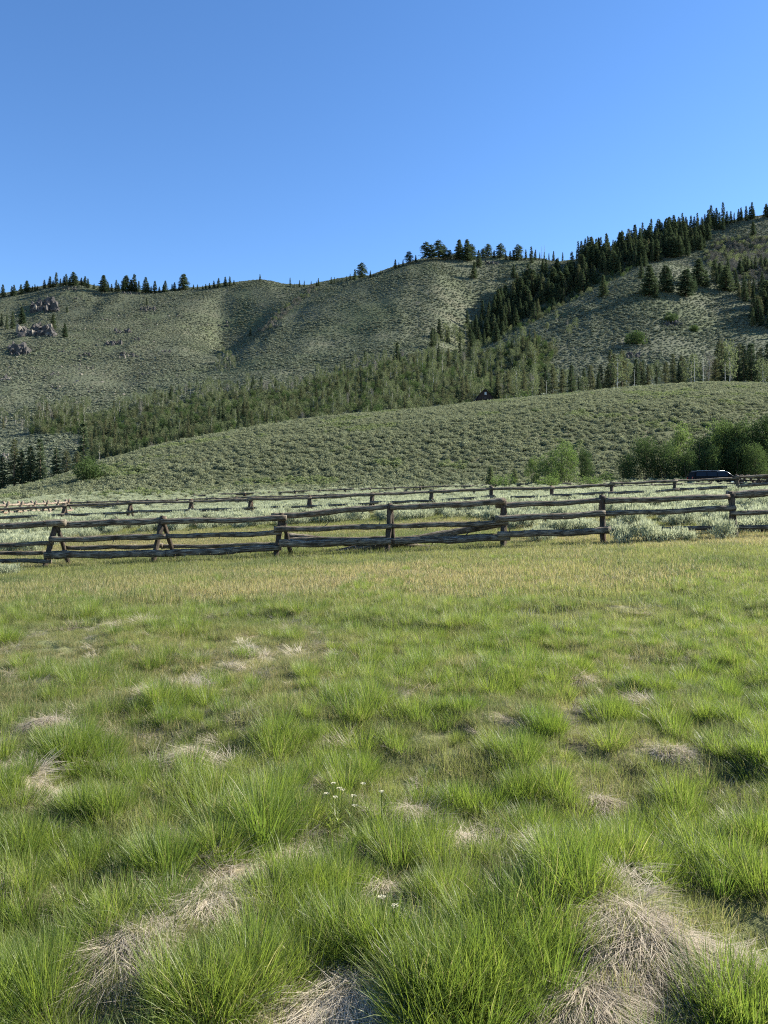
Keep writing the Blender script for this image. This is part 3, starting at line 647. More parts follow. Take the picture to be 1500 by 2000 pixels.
def snag(Ht):
    tr = MB(); V, Fs, C = tube([[0, 0, -.3], [.1, 0, Ht * .4], [.05, .1, Ht * .75], [.1, 0, Ht]], [Ht * .016, Ht * .012, Ht * .008, Ht * .002], 7); tr.add(V, Fs, 0, C)
    for i in range(16):
        z = Ht * RNG.uniform(.25, .95); a = RNG.random() * 6.3; l = Ht * .12 * RNG.uniform(.4, 1.2) * (1.2 - z / Ht)
        V, Fs, C = tube([[0.06, 0, z], [math.cos(a) * l * .6, math.sin(a) * l * .6, z + l * .1], [math.cos(a) * l, math.sin(a) * l, z + l * .4]], [Ht * .004, Ht * .003, Ht * .001], 4, cap=False); tr.add(V, Fs, 0, C)
    return tr
class Kind:
    def __init__(s, t, h):
        tr, cr, bm_, lm_ = t; s.h = h; s.trunk = tr.mesh('trunk', [bm_], True); s.crown = cr.mesh('crown', [lm_])
        mb = MB()
        for q, sl in ((tr, 0), (cr, 1)):
            for v, c in zip(q.v, q.c): mb.v.append(v); mb.c.append(c)
            for f in q.f: mb.f.append(f + mb.n); mb.m.append(np.full(len(f), sl))
            mb.n += q.n
        s.whole = mb.mesh('tree', [bm_, lm_])
K = {}
K['spire'] = [Kind(conifer(14, 2.3, 34, 8), 14), Kind(conifer(14, 1.9, 30, 8, ragged=.25), 14), Kind(conifer(14, 2.8, 32, 9), 14)]
K['broadcone'] = [Kind(conifer(12, 3.0, 28, 12, power=.7), 12), Kind(conifer(12, 3.4, 26, 12, power=.6, ragged=.2), 12)]
K['round'] = [Kind(conifer(11, 3.4, 16, 12, topround=1, base=.12, ragged=.2), 11), Kind(conifer(11, 3.0, 15, 12, topround=1, base=.18, ragged=.3), 11)]
K['olive'] = [Kind(conifer(14, 2.3, 30, 8, mt='brownpine', base=.12, ragged=.3), 14), Kind(conifer(14, 2.7, 28, 8, mt='brownpine', base=.15, ragged=.35, power=.6), 14)]
K['aspen'] = [Kind(broad(9, 2.0, 900), 9), Kind(broad(9, 1.6, 800, base=.35), 9), Kind(broad(8, 2.4, 1000, base=.15), 8), Kind(broad(9, 1.9, 550, mt='greybrush', base=.2), 9)]
K['willow'] = [Kind(broad(5, 2.1, 5200, 'willow', .05, 'bark', 18, .15, 3, 1.0), 5), Kind(broad(5, 1.8, 4600, 'willow', .03, 'bark', 16, .15, 3, 1.0), 5)]
K['dark'] = [Kind(broad(6, 3.2, 7500, 'darkbroad', .03, 'bark', 24, .20, 4, 1.0), 6), Kind(broad(6, 2.8, 7000, 'darkbroad', .03, 'bark', 22, .20, 4), 6)]
K['lowshrub'] = [Kind(broad(1.3, 1.3, 1500, 'willow', .0, 'bark', 12, .12, 3), 1.3)]
K['nearcone'] = [Kind(conifer(4, 1.1, 24, 9, leaf=.38, mt='aspen'), 4)]
snags = [snag(9).mesh('dead_tree', [M['snag']], True), snag(9).mesh('dead_tree', [M['whitebark']], True)]

NAMES = {'spire': 'conifer_tree', 'broadcone': 'conifer_tree', 'round': 'pine_tree', 'olive': 'conifer_tree', 'aspen': 'aspen_tree', 'willow': 'willow_tree', 'dark': 'broadleaf_tree', 'lowshrub': 'green_shrub', 'nearcone': 'young_conifer'}
CATS = {'lowshrub': 'shrub'}
cnt = {}
def tree(kind, x, y, h, label, group=None, parts=False, wide=1.0, z=None, var=None):
    v = K[kind]; k_ = v[(int(RNG.choice(4, p=[.31, .31, .3, .08])) if kind == 'aspen' else RNG.integers(0, len(v))) if var is None else var]; s = h / k_.h
    zz = (h1(x, y) if z is None else z) - .1
    nm = NAMES[kind]; cnt[nm] = cnt.get(nm, 0) + 1
    sc = (s * wide, s * wide, s); rz = RNG.random() * 6.3
    if parts:
        o = empty(nm, (x, y, zz), rz); o.scale = sc
        for pn, me in (('trunk', k_.trunk), ('crown', k_.crown)):
            c = bpy.data.objects.new(pn, me); COL.objects.link(c); c.parent = o
    else:
        o = bpy.data.objects.new(nm, k_.whole); COL.objects.link(o); o.location = (x, y, zz); o.rotation_euler = (RNG.normal(0, .02), RNG.normal(0, .02), rz); o.scale = sc
    return tag(o, label, CATS.get(kind, 'tree'), group)
def tree_px(kind, px, py, hp, label, group=None, parts=False, wide=1.0, D=None, var=None):
    if D is None:
        x, D, z = hit(px, py + 1)
    else: x = W(px, D); z = h1(x, D)
    return tree(kind, x, D, hp * D / F, label, group, parts, wide, None, var)

# left skyline
sky_l = [(6, 580, 22), (23, 578, 17), (28, 577, 19), (41, 574, 17), (52, 572, 20), (63, 568, 10), (68, 568, 12), (73, 567, 9), (87, 563, 15), (97, 562, 20), (104, 561, 12), (110, 560, 24), (118, 559, 14), (125, 558, 16), (130, 557, 19), (136, 557, 14), (144, 557, 23), (159, 556, 13), (166, 558, 17), (172, 561, 16), (184, 565, 10), (202, 568, 28), (211, 569, 16), (218, 568, 13), (227, 568, 20), (232, 568, 14), (242, 568, 20), (247, 568, 26), (255, 569, 20), (261, 569, 30), (266, 570, 18), (272, 570, 18), (284, 571, 27), (289, 571, 18), (295, 571, 12), (302, 571, 21), (311, 571, 11), (319, 570, 14), (323, 570, 20), (336, 568, 12), (341, 568, 15), (350, 566, 10), (359, 566, 27), (378, 564, 8), (386, 564, 9), (396, 563, 7), (402, 563, 9), (409, 564, 10), (418, 563, 13), (427, 562, 17), (440, 560, 16), (449, 558, 16), (457, 557, 10)]
for a, b_, h_ in sky_l:
    kd = 'broadcone' if a in (144, 202, 247, 52, 359) else 'spire'
    lb = {359: 'tall lone spire conifer at the right end of the left skyline row', 202: 'bushy conifer on the left skyline just past a gap', 144: 'broad pine on the highest rocky knob of the left skyline', 6: 'pointed conifer on the skyline at the left frame edge'}.get(a)
    g = 'dark conifers along the left skyline'
    if not lb: lb, g2 = ('small dark conifer in the left skyline row past the rocky knob' if a > 150 else 'small dark conifer on the left skyline beside the rocky knob'), None; g = g + (' past the knob' if a > 150 else ' by the knob')
    tree_px(kd, a, b_ + 1, h_ * 1.2, lb, g, wide=1.5)
for a, b_, h_, lb in [(3, 638, 25, 'dark conifer at the left frame edge halfway up the hill'), (13, 645, 28, 'dark conifer left of the big crag, in front of two others'), (25, 643, 33, 'tall dark conifer between its neighbours left of the big crag'), (43, 633, 32, 'dark conifer touching the left side of the big crag'), (104, 643, 28, 'broad conifer on the right shoulder of the big crag'), (127, 660, 26, 'dark cone-shaped conifer standing alone right of the big crag'), (131, 612, 13, 'small conifer above the right shoulder of the big crag'), (286, 598, 15, 'small conifer on top of a small crag below the skyline'), (480, 602, 8, 'tiny dark conifer high on the open left slope'), (489, 657, 18, 'dark conifer at the gully left of the middle hill'), (162, 683, 8, 'tiny conifer on the open slope below the big crag'), (533, 628, 14, 'small dark conifer on the edge of the middle hill'), (637, 574, 8, 'tiny dark conifer on the upper edge of the middle hill'), (334, 783, 30, 'dark conifer at the edge of the basin below the left hill'), (776, 708, 38, 'dark spire conifer at the foot of the middle hill')]:
    tree_px('broadcone' if h_ > 24 and a in (43, 104, 127) else 'spire', a, b_, h_ * 1.1, lb, 'scattered conifers on the hillsides', parts=h_ > 29)
# middle skyline
for a, b_, h_ in [(508, 549, 12), (567, 560, 15), (575, 560, 6), (585, 560, 12), (594, 559, 11), (608, 559, 10), (618, 558, 8), (622, 558, 13), (647, 554, 12), (653, 553, 11), (660, 552, 7), (668, 550, 7), (677, 548, 9), (684, 547, 11), (747, 534, 6), (779, 522, 9), (787, 520, 12), (723, 542, 12), (730, 541, 7)]:
    tree_px('spire', a, b_ + 1, h_ * 1.25, 'tiny conifer on the low skyline saddle left of the knoll', 'tiny conifers on the skyline saddle')
for a, b_, h_, lb, kd in [(693, 546, 20, 'dark conifer left of the taller skyline pine on the saddle', 'spire'), (707, 545, 30, 'tallest pine on the skyline saddle left of the knoll', 'round'), (772, 525, 18, 'slim conifer where the knoll starts to rise', 'spire'), (799, 516, 25, 'leaning-crowned pine at the left foot of the knoll grove', 'round'), (812, 512, 14, 'small conifer before the knoll grove', 'spire'),
    (832, 509, 36, 'big round dark pine, leftmost of the knoll grove', 'round'), (843, 508, 30, 'round pine second in the knoll grove', 'round'), (856, 508, 38, 'tallest rounded pine in the middle of the knoll grove', 'round'), (867, 508, 28, 'pine right of the tallest in the knoll grove', 'round'), (878, 508, 20, 'smallest pine at the right end of the knoll grove', 'round'), (897, 508, 37, 'left one of the two big pines on the knoll', 'broadcone'), (912, 510, 40, 'right one of the two big pines on the knoll', 'broadcone'), (920, 508, 30, 'pine tucked behind the two big knoll pines', 'round'), (925, 546, 32, 'dark narrow conifer below the two big knoll pines', 'spire'), (935, 524, 32, 'dark conifer left of the pale summit rock', 'spire'), (943, 503, 18, 'small pine behind the summit rock', 'round'), (952, 503, 26, 'round pine above the summit rock', 'round'), (965, 504, 15, 'small conifer right of the summit rock', 'spire'), (978, 506, 28, 'broad pine right of the summit rock', 'round'), (988, 507, 14, 'small conifer beside the broad pine past the summit rock', 'spire'), (997, 508, 17, 'small conifer between two skyline pines right of the knoll', 'spire'), (988, 588, 30, 'dark cone conifer at the top of the gully wood', 'broadcone'), (1003, 509, 19, 'slim conifer left of the tall skyline pine', 'spire'), (1012, 509, 30, 'tall pine alone on the skyline right of the knoll', 'round'), (1038, 517, 31, 'dark conifer on the open shoulder right of the knoll', 'spire'), (1060, 533, 26, 'conifer on the shoulder left of the gully wood', 'spire'), (1088, 540, 33, 'conifer at the upper edge of the gully wood', 'broadcone'), (1003, 547, 26, 'small conifer near the brown crag', 'spire'), (1104, 545, 26, 'conifer beside the top of the gully wood', 'spire')]:
    tree_px(kd, a, b_, h_ * 1.08, lb, 'trees on the knoll', parts=h_ >= 36, wide=1.35)
for a, b_, h_, v in [(1047, 508, 24, 0), (1058, 508, 28, 0), (1063, 508, 30, 0), (1081, 508, 22, 0), (84, 563, 18, 0)]:
    x, D, z = hit(a, b_); o = bpy.data.objects.new('dead_tree', snags[v]); COL.objects.link(o); o.location = (x, D, z); s = h_ * D / F / 9; o.scale = (s, s, s); tag(o, 'bare grey snag on the skyline right of the tall lone pine' if a > 900 else 'bare grey snag beside the rocky knob on the left skyline', 'dead tree', 'bare snags on the skyline' if a > 900 else None)

def inpoly(px, py, poly):
    c = np.zeros(len(px), bool); P = poly + poly[:1]
    for (x1, y1), (x2, y2) in zip(P[:-1], P[1:]):
        m_ = ((y1 > py) != (y2 > py)); xx = (x2 - x1) * (py - y1) / ((y2 - y1) or 1e-9) + x1; c ^= m_ & (px < xx)
    return c
def fill(poly, step, jit=.9):
    xs_ = [p[0] for p in poly]; ys_ = [p[1] for p in poly]
    gx, gy = np.meshgrid(np.arange(min(xs_), max(xs_), step[0]), np.arange(min(ys_), max(ys_), step[1])); gx = gx.ravel() + RNG.uniform(-.5, .5, gx.size) * step[0] * jit * 1.3; gy = gy.ravel() + RNG.uniform(-.5, .5, gy.size) * step[1] * jit * 1.3
    k_ = inpoly(gx, gy, poly); return gx[k_], gy[k_]
pool = []    # (kind, x, y, h, label, group)
def addpool(kinds, pr, pts, hr, label, group, hs=1.0, wide=1.0, gap=.25):
    for a, b_ in zip(*pts):
        x, D, z = hit_far(a, b_)
        if fbm(np.array([a / 26.]), np.array([b_ / 16.]), 19, 2)[0] > gap: continue
        if 918 < a < 972 and D < 312: continue
        pool.append((str(RNG.choice(kinds, p=pr)), x, D, RNG.uniform(*hr) * D / F * hs, label, group, wide))
# gully wood and skyline forest on the right
addpool(['spire', 'broadcone', 'olive'], [.5, .38, .12], fill([(912, 692), (928, 640), (975, 608), (1000, 584), (1015, 562), (1060, 548), (1105, 536), (1130, 522), (1160, 520), (1200, 540), (1150, 568), (1100, 598), (1050, 626), (1000, 653), (950, 680)], (9.5, 7)), (15, 46), 'dark conifer in the dense wood filling the gully behind the sunlit spur', 'conifers of the gully wood', wide=1.25)
addpool(['spire', 'broadcone', 'olive'], [.5, .34, .16], fill([(1125, 520), (1150, 505), (1200, 492), (1250, 477), (1300, 466), (1340, 460), (1385, 462), (1382, 492), (1330, 506), (1290, 514), (1250, 524), (1200, 545)], (8.5, 7)), (15, 46), 'dark conifer in the forest climbing the slope to the right skyline', 'conifers of the forest below the right skyline', wide=1.25)
a = np.arange(1120, 1530, 5.6); a = a + RNG.normal(0, 1.5, len(a)); bb = np.interp(a, [p[0] for p in L6p], [p[1] for p in L6p]) + 2
addpool(['spire', 'broadcone'], [.85, .15], (a, bb), (14, 46), 'dark pointed conifer standing on the right skyline', 'conifers on the right skyline')
a = np.arange(1300, 1530, 7.); bb = np.interp(a, [p[0] for p in L6p], [p[1] for p in L6p]) + 9 + RNG.normal(0, 3, len(a)); addpool(['spire'], [1.], (a[:18], bb[:18]), (28, 42), 'dark pointed conifer standing on the right skyline', 'conifers on the right skyline')
a = np.arange(1000, 1130, 9.); addpool(['spire'], [1.], (a, np.full(len(a), 509.)), (9, 22), 'small conifer on the flat skyline between the knoll and the forest', 'small conifers on the flat skyline')
# spur trees
for a, b_, h_, lb in [(1268, 582, 50, 'large dark conifer, leftmost of four on the sunlit spur'), (1280, 583, 26, 'small conifer between the large ones on the sunlit spur'), (1300, 572, 44, 'large dark conifer second on the sunlit spur'), (1340, 580, 46, 'large olive conifer third on the sunlit spur'), (1365, 560, 46, 'large conifer at the right of the sunlit spur group'), (1178, 580, 36, 'dark conifer at the lower edge of the forest above the spur'), (1252, 546, 26, 'conifer at the top of the spur left of the group'), (1418, 570, 42, 'dark conifer with a long shadow right of the spur group'), (1455, 590, 36, 'dark conifer below the grey brush at right'), (1495, 600, 42, 'dark conifer at the right frame edge above the shaded slope'), (1471, 463, 26, 'lone dark conifer on the open grass below the right skyline'), (1405, 548, 30, 'conifer between the spur and the grey brush'), (1380, 566, 30, 'smaller conifer behind the right of the spur group'), (1355, 570, 28, 'small conifer between the third and fourth spur trees')]:
    tree_px('broadcone' if h_ > 40 else 'spire', a, b_, h_ * 1.22, lb, 'conifers on the sunlit spur', parts=h_ >= 36, wide=1.4)
addpool(['spire', 'olive', 'broadcone'], [.6, .25, .15], fill([(1375, 560), (1400, 535), (1440, 530), (1530, 520), (1530, 590), (1450, 590), (1420, 570)], (11, 8)), (22, 40), 'conifer scattered among grey brush at the upper right', 'conifers among the grey brush', wide=1.2)
addpool(['spire', 'olive'], [.8, .2], fill([(1452, 625), (1530, 590), (1600, 560), (1600, 650), (1530, 655), (1470, 650)], (12, 12)), (36, 52), 'dark conifer on the shaded slope at the right', 'conifers casting shade at the right', wide=1.5, gap=9)
# belt behind the sage hill crest
cr_px = np.arange(905, 1560, 7.5); cr_px = cr_px + RNG.normal(0, 3, len(cr_px))
for a in cr_px:
    if 915 < a < 968: continue
    c = float(np.interp(a, PXG, L1)); D = RNG.uniform(262, 330); x = W(a, D); z = h1(x, D); basepy = HZ - (z - CH) / D * F
    tall = 80 if (a > 1395 or 1185 < a < 1215) else 60
    kd = str(RNG.choice(['olive', 'spire', 'aspen'], p=[.45, .25, .30]))
    tp = RNG.uniform(.55, 1.1) * tall; hp = (basepy - c) + tp
    pool.append((kd, x, D, hp * D / F, 'olive-green tree in the row along the crest of the sage hill', 'trees in the row behind the sage hill crest at right', 1.0))
for a, tp in [(1199, 72), (1418, 60), (1452, 78), (1468, 82), (1440, 66), (1485, 74), (1500, 84)]:
    c = float(np.interp(a, PXG, L1)); D = 280; x = W(a, D); z = h1(x, D); hp = HZ - (z - CH) / D * F - c + tp
    tree('olive' if a % 2 else 'spire', x, D, hp * D / F, {1199: 'tallest olive conifer in the middle of the crest row', 1418: 'pointed conifer on the crest row near the white stems', 1452: 'tall pointed conifer with lit left side on the crest row', 1468: 'tall dark conifer beside the lit one on the crest row', 1440: 'conifer left of the tall pair on the crest row', 1485: 'tall conifer near the right edge on the crest row', 1500: 'tallest conifer at the right frame edge on the crest row'}[a], 'tall conifers on the crest row', parts=True)
for a, tp in [(1067, 34), (1239, 38), (1356, 50), (1373, 55), (1416, 42)]:
    c = float(np.interp(a, PXG, L1)); D = 262; x = W(a, D); z = h1(x, D); hp = HZ - (z - CH) / D * F - c + tp
    o = bpy.data.objects.new('dead_tree', snags[1]); COL.objects.link(o); o.location = (x, D, z - .1); s = hp * D / F / 9; o.scale = (s * .8, s * .8, s)
    tag(o, {1067: 'pale thin trunk at the left of the crest row', 1239: 'crooked pale trunk on the crest row', 1356: 'bright white bare trunk, left of a pair on the crest row', 1373: 'bright white bare trunk, right of a pair on the crest row', 1416: 'short white trunk before the tall conifers'}[a], 'dead tree', 'white bare trunks on the crest row')
# aspen and conifer belt, centre and left
crest = lambda a, o=0: float(np.interp(a, PXG, L1)) + o
addpool(['aspen', 'olive', 'spire'], [.5, .35, .15], fill([(490, 858), (500, 815), (600, 785), (700, 745), (760, 722), (850, 700), (905, 700), (980, 690), (1040, 668), (1060, 690), (1040, 790), (900, 800), (800, 810), (700, 820), (600, 832)], (14, 11)), (20, 37), 'grey-green aspen or pine in the belt above the middle of the sage hill', 'trees of the central belt')
addpool(['aspen', 'olive'], [.88, .12], fill([(60, 850), (70, 805), (200, 800), (330, 785), (330, 805), (200, 832), (110, 840)], (13, 8)), (20, 32), 'pale green aspen in the strip at the foot of the left hill', 'aspens at the foot of the left hill')
addpool(['aspen', 'spire'], [.85, .15], fill([(300, 795), (330, 775), (420, 752), (560, 752), (640, 728), (700, 712), (770, 690), (800, 700), (700, 740), (600, 765), (480, 785), (360, 800)], (12, 8)), (16, 28), 'small aspen in the narrow strip below the middle hill', 'aspens in the strip below the middle hill')
addpool(['olive', 'spire', 'aspen'], [.5, .38, .12], fill([(165, 925), (175, 860), (300, 835), (400, 822), (490, 812), (500, 860), (400, 872), (300, 895), (230, 915)], (11, 12)), (24, 42), 'dark olive conifer in the belt behind the left part of the sage hill', 'conifers of the left belt')
addpool(['aspen', 'olive'], [.8, .2], fill([(0, 850), (0, 820), (60, 812), (200, 812), (200, 826), (100, 850)], (14, 10)), (18, 30), 'pale green aspen at the left end of the valley', 'aspens at the left end of the valley')
addpool(['aspen'], [1.], fill([(960, 690), (1000, 662), (1060, 634), (1100, 620), (1130, 650), (1080, 690), (1020, 700)], (24, 18)), (16, 28), 'grey-green aspen on the lower left of the sunlit spur', 'aspens low on the sunlit spur')
addpool(['aspen'], [1.], fill([(420, 735), (425, 705), (450, 690), (470, 700), (450, 735)], (9, 8)), (14, 22), 'pale leafless aspen in the gully of the left basin', 'aspens in the basin gully')
addpool(['aspen', 'spire'], [.7, .3], fill([(840, 690), (850, 660), (905, 640), (925, 655), (900, 690)], (12, 9)), (26, 40), 'tree at the mouth of the gully wood', 'trees at the mouth of the gully')
for a, b_, h_, lb in [(5, 965, 70, 'dark conifer at the left frame edge behind the hill foot'), (28, 968, 100, 'tall grey-green conifer at the left end of the valley'), (42, 960, 78, 'conifer just right of the tall left-end one'), (60, 960, 84, 'dark conifer, left half of the big pair in the valley'), (78, 955, 98, 'broad tall conifer, right half of the big pair in the valley'), (110, 948, 76, 'dark conifer standing clear right of the big pair'), (130, 942, 66, 'olive conifer right of the dark clear-standing one'), (150, 932, 60, 'olive conifer last in the left row'), (163, 925, 112, 'tallest slender dark conifer rising above the left belt')]:
    D = 245 if a < 155 else 262; x = W(a, D)
    tree('olive' if 'olive' in lb or a == 28 else 'spire', x, D, h_ * D / F, lb, 'big conifers at the left end of the valley', parts=True, wide=1.2)

pool.sort(key=lambda t: -t[3] / t[2])
con = [t for t in pool if t[0] != 'aspen']; asp = [t for t in pool if t[0] == 'aspen']
def emit(lst, cap, name, label, kinds):
    for i, t in enumerate(lst[:cap]):
        tree(t[0], t[1], t[2], t[3], t[4], t[5], parts=(t[3] / t[2] * F > 62), wide=t[6])
    rest = lst[cap:]
    if not rest: return
    ms = []; ofs = {}
    for kd in kinds: ofs[kd] = len(ms); ms += [v.whole for v in K[kd]]
    n = len(rest); pos = np.array([[t[1], t[2], h1(t[1], t[2]) - .1] for t in rest]); ix = [ofs[t[0]] + int(RNG.integers(0, len(K[t[0]]))) for t in rest]
    s = np.array([t[3] / K[t[0]][0].h for t in rest]); scatter(name, ms, pos, rots(n, .02), np.stack([s, s, s], 1), ix, {'dry': np.zeros(n)}, label, 'wood')
emit(con, max(0, 300 - cnt.get('conifer_tree', 0) + 0), 'conifer_wood', 'the smaller conifers crowded among those of the gully and skyline woods', ['spire', 'broadcone', 'olive'])
emit(asp, 300, 'aspen_wood', 'the smaller aspens crowded at the foot of the hills', ['aspen'])

# understorey and grey brush
def brush(name, poly, step, hr, mats, label, dens=1.0):
    a, b_ = fill(poly, step); pts = np.array([hit_far(p, q) for p, q in zip(a, b_) if not (916 < p < 974 and hit_far(p, q)[1] < 312)]); n = len(pts)
    s = RNG.uniform(hr[0], hr[1], n)
    scatter(name, mats, pts - [0, 0, .1], rots(n, .1), np.stack([s, s, s * RNG.uniform(.8, 1.3, n)], 1), RNG.integers(0, len(mats), n), {'dry': np.zeros(n)}, label, 'brush')
def bushm(mt, n=420, leaf=.13): t = broad(1.2, .8, n, mt, .0, 'bark', 8, leaf); return t[1].mesh('bush', [M[mt]])
bg = [bushm('greybrush'), bushm('greybrush', 380)]; ba = [bushm('aspen'), bushm('brownpine', 400), bushm('darkbroad')]; bg2 = bg + [bushm('aspen')]
brush('grey_brush', [(1380, 520), (1370, 495), (1410, 472), (1500, 468), (1540, 470), (1540, 550), (1440, 550)], (6, 4), (2.2, 4.0), bg2, 'leafless grey brush covering the slope at the upper right')
brush('valley_brush', [(60, 850), (70, 815), (200, 812), (330, 798), (420, 770), (560, 765), (700, 725), (850, 690), (960, 690), (1050, 660), (1090, 690), (1040, 780), (900, 795), (700, 818), (500, 850), (400, 862), (250, 890), (180, 900), (170, 850)], (8, 5), (1.6, 3.4), ba, 'mixed green undergrowth beneath the valley trees')
brush('basin_brush', [(520, 650), (500, 655), (540, 615), (590, 580), (610, 560), (622, 566), (580, 600), (545, 628)], (6, 4), (1.8, 3.), bg2, 'grey and green brush in the draw beside the middle hill')
brush('gully_floor_brush', [(1130, 545), (1250, 520), (1210, 548), (1100, 600), (1000, 655), (930, 690), (940, 660), (1010, 620)], (7, 5), (1.8, 3.6), ba, 'dark undergrowth along the lower edge of the gully wood')
for a, b_, w_, lb in [(1240, 672, 3.2, 'round dark thicket alone in the middle of the sunlit spur slope'), (1355, 647, 1.7, 'small dark thicket on the shaded part of the spur slope'), (1310, 632, 2.4, 'low dark thicket above the round one on the spur slope')]:
    x, D, z = hit(a, b_); t = broad(2.2, 2.6, 2200, 'darkbroad', 0, 'bark', 14, .3, 3); k_ = Kind(t, 2.2)
    o = empty('dark_thicket', (x, D, z - .2)); o.scale = (w_ * .8,) * 3
    for pn, me in (('trunk', k_.trunk), ('crown', k_.crown)):
        c = bpy.data.objects.new(pn, me); COL.objects.link(c); c.parent = o
    tag(o, lb, 'thicket', 'thickets on the spur slope')
# bush on the sage hill, left
t = Kind(broad(2.6, 2.6, 3200, 'darkbroad', 0, 'bark', 16, .24, 3), 2.6); x, D, z = hit(178, 938)
o = empty('dark_thicket', (x, D, z - .1)); o.scale = (.95,) * 3
for pn, me in (('trunk', t.trunk), ('crown', t.crown)):
    c = bpy.data.objects.new(pn, me); COL.objects.link(c); c.parent = o
tag(o, 'dark green thicket with a deep shadow at the left end of the sage hill', 'thicket')

# shrubs and trees at the foot of the sage hill
foot = [('nearcone', 958, 950, 46, 'young conifer at the left of the shrubs below the sage hill', 1.0, 88), ('nearcone', 1005, 946, 38, 'small young conifer among the shrubs below the sage hill', 1.1, 90), ('willow', 1040, 945, 58, 'slim green willow left of the brightest one', .7, 89), ('willow', 1072, 944, 68, 'bright yellow-green willow in the centre of the shrubs', .85, 88), ('willow', 1108, 944, 82, 'tallest bright green willow below the sage hill', .85, 89), ('dark', 1145, 942, 66, 'dull olive tree right of the bright willows', .7, 92),
        ('lowshrub', 1066, 945, 22, 'low yellow-green shrub under the bright willows', 1.3, 84), ('lowshrub', 1148, 942, 20, 'low yellow-green shrub under the dull olive tree', 1.3, 84), ('lowshrub', 985, 950, 24, 'low green shrub between the two young conifers', 1.2, 86), ('lowshrub', 1190, 942, 20, 'low dull shrub left of the dark tree mass', 1.2, 90),
        ('dark', 1225, 940, 52, 'low dark tree at the left end of the dark grove', 1., 92), ('dark', 1262, 940, 84, 'dark tree left of the tall lit one in the grove', .9, 93), ('dark', 1300, 938, 72, 'dark low-branched tree in front of the tall lit one', 1., 92), ('willow', 1330, 938, 104, 'tall tree with sunlit green top in the dark grove', .75, 95), ('dark', 1365, 936, 84, 'dark tree behind the left end of the dark van', 1., 93), ('willow', 1400, 936, 108, 'broad tree with sunlit green top behind the dark van', .8, 95), ('dark', 1418, 935, 112, 'tall dark tree right behind the dark van', .9, 93), ('dark', 1455, 935, 108, 'tall dark tree past the front of the van', 1., 93), ('dark', 1490, 934, 118, 'tallest dark tree at the right frame edge', 1., 94), ('dark', 1525, 934, 122, 'dark tree beyond the right frame edge', 1., 95), ('dark', 1345, 938, 60, 'low dark tree at the rear of the van', 1., 90), ('dark', 1440, 936, 70, 'low dark tree over the nose of the van', 1., 91), ('dark', 1385, 936, 66, 'low dark tree over the roof of the van', 1., 90.5), ('dark', 1475, 936, 70, 'low dark tree behind the end of the post row', 1., 89)]
for kd, a, b_, h_, lb, w_, D in foot:
    tree_px(kd, a, b_, h_ * 1.02, lb, 'trees and shrubs at the foot of the sage hill', parts=True, wide=w_ * (1.0 if kd != 'dark' else .8), D=D)

# ------------------------------------------------------------------ rocks
def block(r, sx, sy, sz):
    bm = bmesh.new()
    for _ in range(13):
        v = RNG.normal(size=3); v /= np.linalg.norm(v); bm.verts.new(Vector((v[0] * sx * r, v[1] * sy * r, v[2] * sz * r)))
    res = bmesh.ops.convex_hull(bm, input=bm.verts); bmesh.ops.triangulate(bm, faces=bm.faces)
    dead = [v for v in bm.verts if not v.link_faces]
    for v in dead: bm.verts.remove(v)
    bm.verts.index_update(); V = np.array([v.co[:] for v in bm.verts]); Fc = np.array([[v.index for v in f.verts] for f in bm.faces]); bm.free(); return V, Fc
def outcrop(a, b_, wp, hp, n, label, mt='rock', pale=.0, spread=None):
    x0, D, z0 = hit(a, b_); mb = MB(); w = wp * D / F; h = hp * D / F; n = int(n * 2.6); wp *= 1.12
    for i in range(n):
        u = RNG.uniform(-.5, .5); v = RNG.random() ** 1.1 * (1 - abs(u) * 1.4)
        aa = a + u * wp; b2 = b_ - v * hp * .9; x, d2, z = hit(aa, b2)
        if abs(d2 - D) > (35 if n > 90 else 12 if n > 12 else 6): continue
        r = RNG.uniform(.15, .9) ** 2.0 * h * .26 + .4; V, Fc = block(r, RNG.uniform(.5, 1.2), .9, RNG.uniform(.7, 2.1))
        mb.add(V + [x, d2, z + r * .3], Fc, 1 if RNG.random() < pale else 0)
    o = mb.build('rock_outcrop', [M['rock'], M['palerock']], origin=(x0, D, z0)); return tag(o, label, 'rocks')
outcrop(88, 612, 48, 34, 60, 'big grey crag, upper part of the left hill outcrop', pale=.05)
outcrop(72, 658, 62, 40, 80, 'jagged crag with a pale patch below the big crag', pale=.2)
outcrop(38, 695, 32, 34, 40, 'lowest craggy outcrop at the left hill, grey and narrow', pale=.08)
outcrop(222, 675, 30, 20, 24, 'leaning grey outcrop in the middle of the left hill', pale=.1)
outcrop(240, 652, 26, 20, 24, 'broken outcrop just above the leaning one', pale=.1)
outcrop(288, 610, 26, 16, 18, 'small dark crag with a conifer below the skyline')
outcrop(252, 700, 34, 14, 16, 'scattered rocks at the lower middle of the left hill', pale=.2)
outcrop(135, 568, 26, 10, 14, 'rocky cap on the knob of the left skyline')
outcrop(255, 576, 34, 8, 12, 'low rocks under the skyline trees')
outcrop(165, 700, 22, 16, 10, 'small group of pale rocks on the left hill slope', pale=.4)
outcrop(106, 736, 14, 9, 6, 'small pale boulders low on the left hill', pale=.5)
outcrop(10, 745, 24, 16, 9, 'pale rocks at the left frame edge on the slope', pale=.7)
outcrop(960, 520, 24, 18, 18, 'pale summit rock among the knoll pines', pale=.5)
outcrop(1034, 538, 14, 16, 12, 'brown crag at the head of the gully', pale=.3)
outcrop(817, 597, 8, 8, 3, 'lone pale boulder in the middle hill slope', pale=1)
outcrop(440, 640, 26, 10, 8, 'low rocks in the basin of the left hill')
outcrop(530, 642, 26, 14, 12, 'dark rocks at the lower edge of the middle hill')
